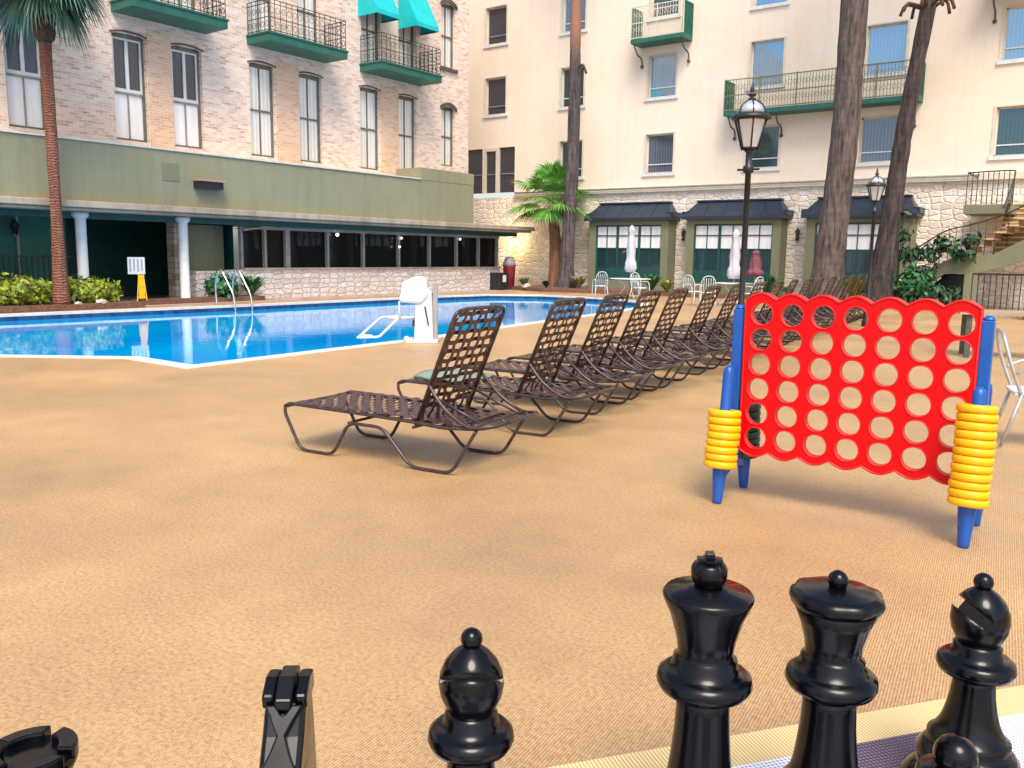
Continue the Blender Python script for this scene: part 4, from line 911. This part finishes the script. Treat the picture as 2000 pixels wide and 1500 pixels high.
for sx in (0, 1):
    x = -.012 if sx == 0 else 1.352; s_ = 1 if sx == 0 else -1
    mb = MB(); mb.box(x-.03, x+.03, -.035, .035, .26, 1.19); mb.lathe([(.032, 0), (.03, .012), (.015, .024), (.001, .027)], 12, (x, 0, 1.19)); mb.build('upright', MT['blue'], GF, bevel=.012)
    for sg, nm in ((-1, 'leg'), (1, 'leg')):
        yy = .235*sg; mb = MB()
        mb.lathe([(.026, 0), (.03, .02), (.045, .2), (.045, .225), (.033, .24), (.033, .80), (.03, .83), (.012, .85)], 12, (x, 0, 0)); mb.v = [(vx, vy+sg*(.235-.112*vz), vz) for vx, vy, vz in mb.v]
        mb.build(nm, MT['blue'], GF)
    arch = [(-.235, .3), (-.235, .07)]+[(-.235+.235*(1-math.cos(math.pi*i/10)), .07+.12*math.sin(math.pi*i/10)) for i in range(1, 10)]+[(.235, .07), (.235, .3), (.05, .42), (-.05, .42)]
    mb = MB(); mb.prism(arch, lambda y, z, x=x: (x-.022, y, z), lambda y, z, x=x: (x+.022, y, z)); mb.build('brace', MT['blue'], GF)
def ring(mb):
    mb.lathe([(.036, -.020), (.090, -.0218), (.098, -.0165), (.101, -.006), (.101, .006), (.098, .0165), (.090, .0218), (.036, .020), (.036, -.020)], 28)
rm = MB(); ring(rm)
def ringstack(x, yy, z0, n, mat, lab, grp):
    first = None; sg = -1 if yy < 0 else 1
    for i in range(n):
        if first is None: o = rm.build('game_ring', mat); first = o
        else: o = first.copy(); C.objects.link(o)
        z_ = z0+i*.0445; q = Matrix.Rotation(ang, 4, 'Z') @ Vector((x+random.uniform(-.003, .003), sg*(.235-.112*z_)+random.uniform(-.003, .003), 0))
        o.location = (P0[0]+q.x, P0[1]+q.y, z0+i*.0445); o.rotation_euler = (-sg*-.112+random.uniform(-.012, .012), random.uniform(-.015, .015), ang)
        pos = {0: 'bottom', n-1: 'top'}.get(i, ords[i]+' from the bottom' if i else 'bottom')
        tag(o, '%s ring of the %s' % (pos, lab), 'game ring', grp)
ringstack(-.012, -.235, .245, 8, MT['yellow'], 'short yellow stack on the left leg', 'yellow rings on the left leg')
ringstack(1.352, -.235, .245, 12, MT['yellow'], 'tall yellow stack on the right leg', 'yellow rings on the right leg')
ringstack(-.012, .235, .245, 8, MT['darkring'], 'dark stack on the rear left leg', 'dark rings on the rear left leg')

# ---------------------------------------------------------------- chess set
BAS = [(.150, 0), (.165, .01), (.168, .05), (.16, .085), (.128, .115), (.118, .125), (.126, .145), (.128, .165), (.11, .19), (.098, .2), (.104, .215)]
def pc(name, label, loc, prof, n=32, fn=None, extra=None, rz=0):
    t = thing(name, label, 'chess piece', (loc[0], loc[1], .004), rz, 'black chess pieces standing on the mat')
    MB().lathe(prof, n, (0, 0, 0), fn).build('body', MT['chess'], t, bevel=0); return t
def stem(zc, rc, r0=.098, r1=.055, z0=.225):
    return [(r0*.92, z0), (r0*.80, z0+.02)]+[(r0*.78+(r1-r0*.78)*(1-(1-u)**2), z0+.02+(zc-.035-z0-.02)*u) for u in (.15, .35, .6, .85, 1)]
def collar(z, r, nk): return [(nk, z-.035), (r*.72, z-.033), (r*.93, z-.024), (r, z-.008), (r*.97, z+.008), (r*.84, z+.018), (nk*1.3, z+.02), (nk*1.28, z+.032), (nk*1.18, z+.036), (nk*1.2, z+.05), (nk*1.08, z+.056)]
# king
kx = (-.76, 1.816)
t = pc('chess_king', 'black chess king with notched cross finial, tallest piece, left of the queen', kx, BAS+stem(.518, 0, .104, .062)+collar(.518, .112, .062)+[(.064, .585), (.07, .62), (.086, .675), (.103, .712), (.105, .722), (.1, .73), (.05, .738), (.045, .742), (.032, .745)])
mb = MB(); mb.lathe([(.028, .742), (.037, .752), (.042, .77), (.042, .786), (.036, .798), (.024, .802)], 24, (0, 0, 0), lambda i, a: 1-(.16 if i in (3, 4) and abs(math.cos(2*a)) < .35 else 0))
mb.prism([(-.026, .798), (.026, .798), (.03, .81), (.012, .812), (.010, .824), (-.010, .824), (-.012, .812), (-.03, .81)], lambda x, z: (x, -.013, z), lambda x, z: (x, .013, z))
mb.prism([(-.026, .7985), (.026, .7985), (.03, .8095), (-.03, .8095)], lambda x, z: (-.0125, x, z), lambda x, z: (.0125, x, z)); o = mb.build('finial', MT['chess'], t, bevel=.003); t.rotation_euler.z = YAW+R(-8)
# queen
def qf(i, a): return 1
qprof = BAS+stem(.498, 0, .104, .062)+collar(.498, .108, .062)
t = pc('chess_queen', 'black chess queen with scalloped crown and ball, right of the king', (-.532, 2.045), qprof+[(.064, .56), (.068, .59), (.082, .64), (.1, .685)], 40)
mb = MB(); mb.lathe([(.1, .68), (.107, .697), (.103, .712), (.085, .716), (.05, .722), (.02, .727)], 40, (0, 0, 0), lambda i, a: 1+(.075*abs(math.cos(4.5*a))-.045 if i in (1, 2) else .03*abs(math.cos(4.5*a)) if i == 0 else 0)); mb.build('crown', MT['chess'], t)
mb = MB(); mb.sphere((0, 0, .742), .024, 16); mb.build('ball', MT['chess'], t)
# bishops
def bishop(loc, label, rz, gap=.015):
    S = .97
    t = thing('chess_bishop', label, 'chess piece', (loc[0], loc[1], .004), rz, 'black chess pieces standing on the mat')
    MB().lathe(BAS+stem(.43, 0, .1, .052)+collar(.43, .098, .05)+[(.05, .49)], 32).build('body', MT['chess'], t)
    # mitre: lathe with a slanted slot cut out
    hp = [(.05, .486), (.058, .50), (.069, .525), (.073, .55), (.07, .578), (.058, .605), (.04, .625), (.022, .638), (.016, .642)]
    bm = bmesh.new(); n = 40; rings = []
    for r_, z in [(hp[0][0], hp[0][1])]+hp[1:]: rings.append([bm.verts.new((r_*math.cos(2*math.pi*j/n), r_*math.sin(2*math.pi*j/n), z)) for j in range(n)])
    for i in range(len(rings)-1):
        for j in range(n): f = bm.faces.new((rings[i][j], rings[i][(j+1) % n], rings[i+1][(j+1) % n], rings[i+1][j])); f.smooth = True
    bm.faces.new(rings[0][::-1]); bm.faces.new(rings[-1])
    # two halves separated by a wedge: keep lower part below plane A or upper part above plane B, or anything behind the slot bottom
    me = bpy.data.meshes.new('mitre'); bm.to_mesh(me); bm.free(); me.materials.append(MT['chess'])
    o = bpy.data.objects.new('mitre', me); C.objects.link(o); o.parent = t
    cm = MB(); q = Matrix.Rotation(R(-38), 4, 'Y') @ Matrix.Identity(4)
    pts = [Matrix.Rotation(R(38), 3, 'Y') @ Vector((x, y_, z)) for x in (-.12, .018) for y_ in (-.12, .12) for z in (-gap, gap)]
    pts = [p_+Vector((-.03, 0, .575)) for p_ in pts]
    cm.add(pts, [(0, 1, 3, 2), (4, 6, 7, 5), (0, 4, 5, 1), (2, 3, 7, 6), (0, 2, 6, 4), (1, 5, 7, 3)]); co = cm.build('slot_cutter', MT['chess'])
    bo = o.modifiers.new('slot', 'BOOLEAN'); bo.object = co; bo.operation = 'DIFFERENCE'; bo.solver = 'EXACT'; co.parent = t
    bpy.context.view_layer.update(); dg = bpy.context.evaluated_depsgraph_get(); ev = bpy.data.meshes.new_from_object(o.evaluated_get(dg))
    o.modifiers.clear(); o.data = ev; bpy.data.objects.remove(co)
    MB().sphere((0, 0, .655), .025, 18).build('ball', MT['chess'], t); return t
bishop((-.282, 2.509), 'black chess bishop at the right edge, its mitre slot facing left', YAW+R(0))
bishop((-1.135, 1.407), 'black chess bishop alone between the knight and the king', R(129), .005)
# knight
def knight(loc, rz):
    t = thing('chess_knight', 'black chess knight seen head on, left of the lone bishop', 'chess piece', (loc[0], loc[1], .004), rz, 'black chess pieces standing on the mat')
    MB().lathe(BAS+[(.09, .23), (.075, .26), (.07, .27)], 32).build('body', MT['chess'], t)
    prof = [(-.085, .25), (.09, .25), (.105, .30), (.10, .36), (.088, .43), (.075, .50), (.06, .56), (-.015, .562), (-.035, .54), (-.06, .50), (-.10, .45), (-.115, .42), (-.10, .395), (-.06, .42), (-.04, .41), (-.055, .36), (-.085, .31)]
    mb = MB(); mb.prism(prof, lambda y_, z: (-.043, y_, z), lambda y_, z: (.043, y_, z)); mb.build('head', MT['chess'], t, bevel=.018)
    for s_ in (-1, 1):
        mb = MB(); mb.prism([(-.03, .545), (.07, .55), (.06, .592), (.01, .598), (-.035, .575)], lambda y_, z, s_=s_: (s_*.021, y_, z), lambda y_, z, s_=s_: (s_*.047, y_, z)); mb.build('ear', MT['chess'], t, bevel=.006)
    mb = MB(); mb.prism([(-.042, .54), (-.048, .572), (.0, .604), (.06, .60), (.115, .47), (.125, .34), (.1, .27), (.08, .3), (.07, .5)], lambda y_, z: (-.0185, y_, z), lambda y_, z: (.0185, y_, z)); mb.build('mane', MT['chess'], t, bevel=.005)
    A_ = Vector((0, -.028, .552)); B_ = Vector((0, -.120, .425)); d_ = B_-A_; nv = Vector((0, d_.z, -d_.y)).normalized()*-1
    if nv.y > 0: nv = -nv
    hg = [(-.040, 0), (-.026, .16), (-.009, .38), (-.022, .62), (-.040, .85), (-.040, 1.05), (.040, 1.05), (.040, .85), (.022, .62), (.009, .38), (.026, .16), (.040, 0), (.018, 0), (0, .16), (-.018, 0)]
    mb = MB(); mb.prism(hg, lambda x, u: A_+d_*u+Vector((x, 0, 0))-nv*.01, lambda x, u: A_+d_*u+Vector((x, 0, 0))+nv*.014); mb.build('nose_bridge', MT['chess'], t, bevel=.004)
    return t
knight((-1.40, 1.11), R(40+0))
# rook
t = pc('chess_rook', 'black chess rook with crenellated top at the lower left corner', (-1.745, .735), BAS+stem(.38, 0, .1, .062)+[(.062, .36), (.09, .365), (.098, .375), (.098, .388), (.085, .395), (.07, .40), (.075, .43), (.086, .455), (.088, .468), (.06, .474), (.03, .4745), (.0001, .4746)])
mb = MB(); n = 4
for i in range(n):
    a0, a1 = 2*math.pi*(i+.1)/n+.5, 2*math.pi*(i+.9)/n+.5; vs = []
    for q in range(7):
        a = a0+(a1-a0)*q/6
        for r_, z in ((.052, .460), (.0885, .460), (.0885, .492), (.052, .492)): vs.append((r_*math.cos(a), r_*math.sin(a), z))
    fs = [(q*4+e, q*4+(e+1) % 4, q*4+4+(e+1) % 4, q*4+4+e) for q in range(6) for e in range(4)]+[(0, 1, 2, 3), (27, 26, 25, 24)]
    mb.add(vs, fs)
mb.build('battlements', MT['chess'], t, bevel=.005)
for loc, lb in (((-.253, 2.055), 'black chess pawn in front of the right edge bishop'),):
    t = pc('chess_pawn', lb, loc, BAS[:8]+[(.1, .19), (.09, .2), (.07, .23), (.052, .27), (.045, .31), (.045, .325), (.075, .33), (.08, .34), (.075, .352), (.045, .358)])
    MB().sphere((0, 0, .392), .047, 20).build('ball', MT['chess'], t)
# mat
MU = Vector((.954*.8059-.3*.5921, .954*.5921+.3*.8059)); mang = math.atan2(MU.y, MU.x); MV = Vector((-MU.y, MU.x))
org = MU*.0; e0 = rot2(.213, 2.369); nn = Vector(e0).dot(MV)
mt = thing('chess_mat', 'perforated grey and white chessboard mat with yellow edging under the chess pieces', 'chess mat', (0, 0, 0), mang)
b0 = -.9; top_n = nn-.15; org = MU*b0+MV*(top_n-4); mt.location = (org.x, org.y, .004)
MB().box(0.001, 3.999, 0.001, 3.999, 0, .012).build('squares', MT['mat'], mt)
mb = MB(); mb.box(-.15, 4.15, 4.0, 4.15, 0, .010); mb.box(-.15, 4.15, -.15, 0, 0, .010); mb.box(-.15, 0, 0, 4, 0, .010); mb.box(4, 4.15, 0, 4, 0, .010); mb.build('border', MT['yellowedge'], mt)

# ---------------------------------------------------------------- pool lift, ladder, sign, bin
PL_ = thing('pool_lift', 'white pool access lift standing at the pool edge with its seat over the water', 'pool lift', (-9.98, 11.03, 0), YAW)
mb = MB(); mb.prism([(-.17, 0), (.16, 0), (.13, .85), (-.02, 1.05), (-.13, .98)], lambda x, z: (x, -.14, z), lambda x, z: (x, .14, z)); mb.build('mast', MT['white'], PL_, bevel=.02)
mb = MB(); mb.bar((.02, -.146, .62), (.08, -.146, .30), .02, .05, (0, 1, 0)); mb.build('slot', MT['black'], PL_)
mb = MB(); mb.box(.14, .22, -.05, .05, 0, 1.0); mb.build('rear_post', MT['grey'], PL_)
mb = MB(); mb.box(-.30, .24, -.22, .24, 0.005, .06); mb.sphere((-.3, -.1, .06), .05, 8); mb.build('base_plate', MT['white'], PL_)
mb = MB(); mb.add([(-.50, -.2, .66), (-.05, -.2, .62), (.10, -.2, .78), (.06, -.2, 1.1), (-.10, -.2, 1.17), (-.42, -.2, 1.05), (-.46, .25, .68), (-.05, .25, .64), (.1, .25, .8), (.05, .25, 1.1), (-.1, .25, 1.15), (-.4, .25, 1.03)],
    [(0, 1, 2, 3, 4, 5), (11, 10, 9, 8, 7, 6)]+[(i, (i+1) % 6, (i+1) % 6+6, i+6) for i in range(6)]); mb.v = [(-.02+(a_+.02)*.86, b_*.9, .9+(c_-.9)*.9) for a_, b_, c_ in mb.v]; o = mb.build('cover', MT['liftwhite'], PL_, bevel=.05)
mb = MB(); mb.tube([(-.42, -.1, .7), (-.42, -.1, .40)], .018, 6); mb.tube([(-.15, 0, .42), (-.62, 0, .40)], .028, 8); mb.build('arm', MT['white'], PL_)
mb = MB(); mb.box(-.2, -.1, -.1, .02, .27, .38); mb.build('motor', MT['black'], PL_)
mb = MB(); mb.tube(fillet([(-.45, -.17, .40), (-.75, -.25, .10), (-1.12, -.25, .08), (-1.12, .2, .10), (-.78, .22, .40), (-.45, .17, .42), (-.45, -.17, .40)], .05), .022, 8); mb.add([(-.8, -.25, .09), (-1.13, -.25, .09), (-1.13, .2, .1), (-.95, .2, .1)], [(0, 1, 2, 3)]); mb.build('footrest', MT['white'], PL_)
LD = thing('pool_ladder', 'polished steel pool ladder handrails on the far pool edge', 'pool ladder', (-20.55, 14.9, 0))
for s_ in (-1, 1):
    y_ = s_*.28; mb = MB(); mb.tube(bez([(-.5, y_, .0), (-.52, y_, .6), (-.3, y_, 1.0), (.05, y_, .62), (.3, y_, .2), (.35, y_, -.6)], 7), .028, 8); mb.build('handrail', MT['chrome'], LD)
mb = MB(); mb.box(.25, .4, -.28, .28, -.42, -.38); mb.build('step', MT['white'], LD)
SG = thing('notice_stand', 'yellow folding stand carrying a white notice board by the dark doorway', 'sign', (-22.5, 13.25, .0), R(60)); SG.scale = (.78, .78, .86)
mb = MB()
for s_ in (-1, 1): mb.bar((-.05*s_, .2, .0), (-.03*s_, .03, 1.0), .05, .03); mb.bar((.17*s_, -.2, 0), (.07*s_, -.03, 1.0), .05, .03)
mb.bar((-.14, -.16, .25), (.14, -.16, .25), .03, .03); mb.bar((-.1, -.1, .6), (.1, -.1, .6), .03, .03); mb.box(-.1, .1, -.09, -.07, .2, .95)
mb.build('stand', MT['yellow'], SG)
mb = MB(); mb.box(-.42, .14, -.07, -.04, .98, 1.52); bd_ = mb.build('board', MT['white'], SG)
mb = MB()
for i in range(4):
    x = -.36+i*.125; mb.box(x, x+.05, -.074, -.071, 1.05+.03*(i % 2), 1.46)
mb.build('printing', MT['signblue'], bd_)
BN = thing('waste_bin', 'black waste bin with red top at the end of the restaurant wall', 'waste bin', (-22.75, 29.9, 0))
mb = MB(); mb.box(-.3, .3, -.3, .25, 0, .75); mb.build('body', MT['black'], BN, bevel=.03)
mb = MB(); mb.box(.29, .305, -.12, .12, .35, .65); mb.build('sticker', MT['white'], BN)
RB = thing('towel_bin', 'red plastic bin with a grey lid behind the black waste bin', 'bin', (-22.75, 30.65, 0))
mb = MB(); mb.lathe([(.22, 0.), (.28, 1.0), (.3, 1.05)], 16); mb.build('body', MT['maroon'], RB)
mb = MB(); mb.lathe([(.3, 1.05), (.28, 1.15), (.18, 1.4), (.05, 1.45)], 16); mb.build('lid', MT['grey'], RB)

# ---------------------------------------------------------------- patio furniture
def umbrella(loc, zb, zt, r_, mat, label):
    t = thing('folded_umbrella', label, 'umbrella', (loc[0], loc[1], 0), 0, 'folded umbrellas outside the bay windows')
    mb = MB(); mb.tube([(0, 0, 0), (0, 0, zt)], .022, 8); mb.build('pole', MT['frame'], t)
    h = zt-zb; mb = MB(); mb.lathe([(r_*.75, zb), (r_*1.15, zb+.08*h), (r_*1.05, zb+.2*h), (r_*.75, zb+.28*h), (r_*.8, zb+.45*h), (r_*.6, zb+.7*h), (r_*.45, zb+.85*h), (r_*.55, zb+.87*h), (r_*.5, zb+.93*h), (.03, zb+h)], 24, (0, 0, 0), lambda i, a: 1+.16*math.sin(6*a+i)); mb.build('canopy', mat, t)
umbrella((-15.3, 28), .95, 2.62, .19, MT['canvas'], 'white folded umbrella in front of the first bay window')
umbrella((-10.75, 26.5), .85, 2.4, .19, MT['canvas'], 'white folded umbrella just left of the nearer lamp post')
umbrella((-9.95, 26.2), .95, 1.75, .22, MT['pinkcanvas'], 'small maroon folded umbrella just right of the nearer lamp post')
def ptable(loc, label, r_=.6, g=None, H=.72):
    t = thing('patio_table', label, 'table', (loc[0], loc[1], 0), 0, g)
    mb = MB(); mb.lathe([(r_, H-.03), (r_+.01, H-.015), (r_, H), (.001, H)], 28); mb.build('tabletop', MT['white'], t)
    for i in range(4):
        a = .785+i*1.571; mb = MB(); mb.tube(bez([(r_*.6*math.cos(a), r_*.6*math.sin(a), H-.03), (r_*.25*math.cos(a), r_*.25*math.sin(a), .4), (r_*.75*math.cos(a), r_*.75*math.sin(a), 0.01)], 4), .016, 6); mb.build('leg', MT['white'], t)
ptable((-15.3, 28), 'round white patio table around the first folded umbrella', .75)
ptable((-10.75, 26.5), 'round white patio table under the middle folded umbrella', .6)
def pchair_mb(mat, big=False):
    t = thing('patio_chair', '', 'chair', (0, 0, 0), 0)
    mb = MB(); mb.lathe([(.22, .42), (.235, .43), (.22, .45), (.001, .445)], 20); mb.build('seat', MT['white'], t)
    for s_ in (-1, 1):
        mb = MB(); mb.tube(bez([(s_*.24, -.22, 0.01), (s_*.235, -.22, .4), (s_*.24, -.15, .62), (s_*.23, .1, .66), (s_*.2, .24, .62)], 5), .013, 7); mb.tube([(s_*.2, .2, .43), (s_*.25, .3, .01)], .013, 7); mb.build('leg', mat, t)
    mb = MB(); mb.tube(bez([(-.2, .2, .43), (-.22, .25, .7), (-.12, .3, .92), (.12, .3, .92), (.22, .25, .7), (.2, .2, .43)], 6), .013, 7)
    for i in range(5):
        x = -.14+.07*i; mb.tube([(x, .21, .44), (x, .29, .88)], .008, 5)
    mb.build('back', mat, t); return t
pc0 = pchair_mb(MT['white']); chs = [((-14.3, 26.9), 1.2, 'white patio chair right of the first umbrella table'), ((-16.2, 27.4), 3.9, 'white patio chair left of the first umbrella table'), ((-11.7, 25.6), 2.9, 'white patio chair behind the farther loungers, left of the middle umbrella'), ((-11.0, 25.1), 3.6, 'white patio chair in front of the middle umbrella table'), ((-9.8, 25.6), 4.4, 'white patio chair right of the middle umbrella table')]
for i, (l, r_, lb) in enumerate(chs):
    o = pc0 if i == 0 else copy_tree(pc0); o.location = (*l, 0); o.rotation_euler.z = r_; o['label'] = lb; o['group'] = 'white patio chairs around the umbrella tables'
# grey tube chair with white seat near the game frame
t = thing('patio_armchair', 'grey tubular armchair with white seat behind the right side of the red game frame', 'chair', (-.62, 8.2, 0), R(15))
mb = MB(); mb.box(-.25, .27, -.22, .25, .43, .46); mb.build('seat', MT['white'], t, bevel=.012)
for s_ in (-1, 1):
    mb = MB(); mb.tube(bez([(.3, s_*.27, 0.015), (.27, s_*.27, .4), (.15, s_*.27, .64), (-.1, s_*.27, .68), (-.25, s_*.25, .62)], 6), .014, 8); mb.tube([(-.2, s_*.25, .45), (-.32, s_*.25, .015)], .014, 8); mb.tube([(.27, s_*.27, .42), (-.2, s_*.25, .44)], .012, 8); mb.build('leg', MT['galv'], t)
mb = MB(); mb.tube(bez([(-.2, -.22, .44), (-.3, -.24, .7), (-.36, -.15, .92), (-.36, .15, .92), (-.3, .24, .7), (-.2, .22, .44)], 6), .014, 8); mb.build('back', MT['galv'], t)
# brown bench/table on the far right
t = thing('picnic_table', 'brown wooden table and slab at the far right behind the game frame', 'table', (-1.7, 15.6, 0), R(15))
mb = MB(); mb.box(-.8, 1.2, -.4, .4, .68, .73); mb.build('tabletop', MT['slab'], t)
for x in (-.65, 1.0):
    for y_ in (-.3, .3): mb = MB(); mb.box(x-.04, x+.04, y_-.04, y_+.04, 0, .68); mb.build('leg', MT['hood'], t)
t = thing('planter_box', 'dark maroon planter box beside the patio railing on the far right', 'planter', (-1.75, 26.5, 0))
mb = MB(); mb.box(-.9, 1.5, -.35, .35, 0, .8); mb.build('box', MT['maroon'], t, bevel=.02)
mb = MB(); mb.box(-.95, 1.55, -.4, .4, .8, .84); mb.build('rim', MT['white'], t)
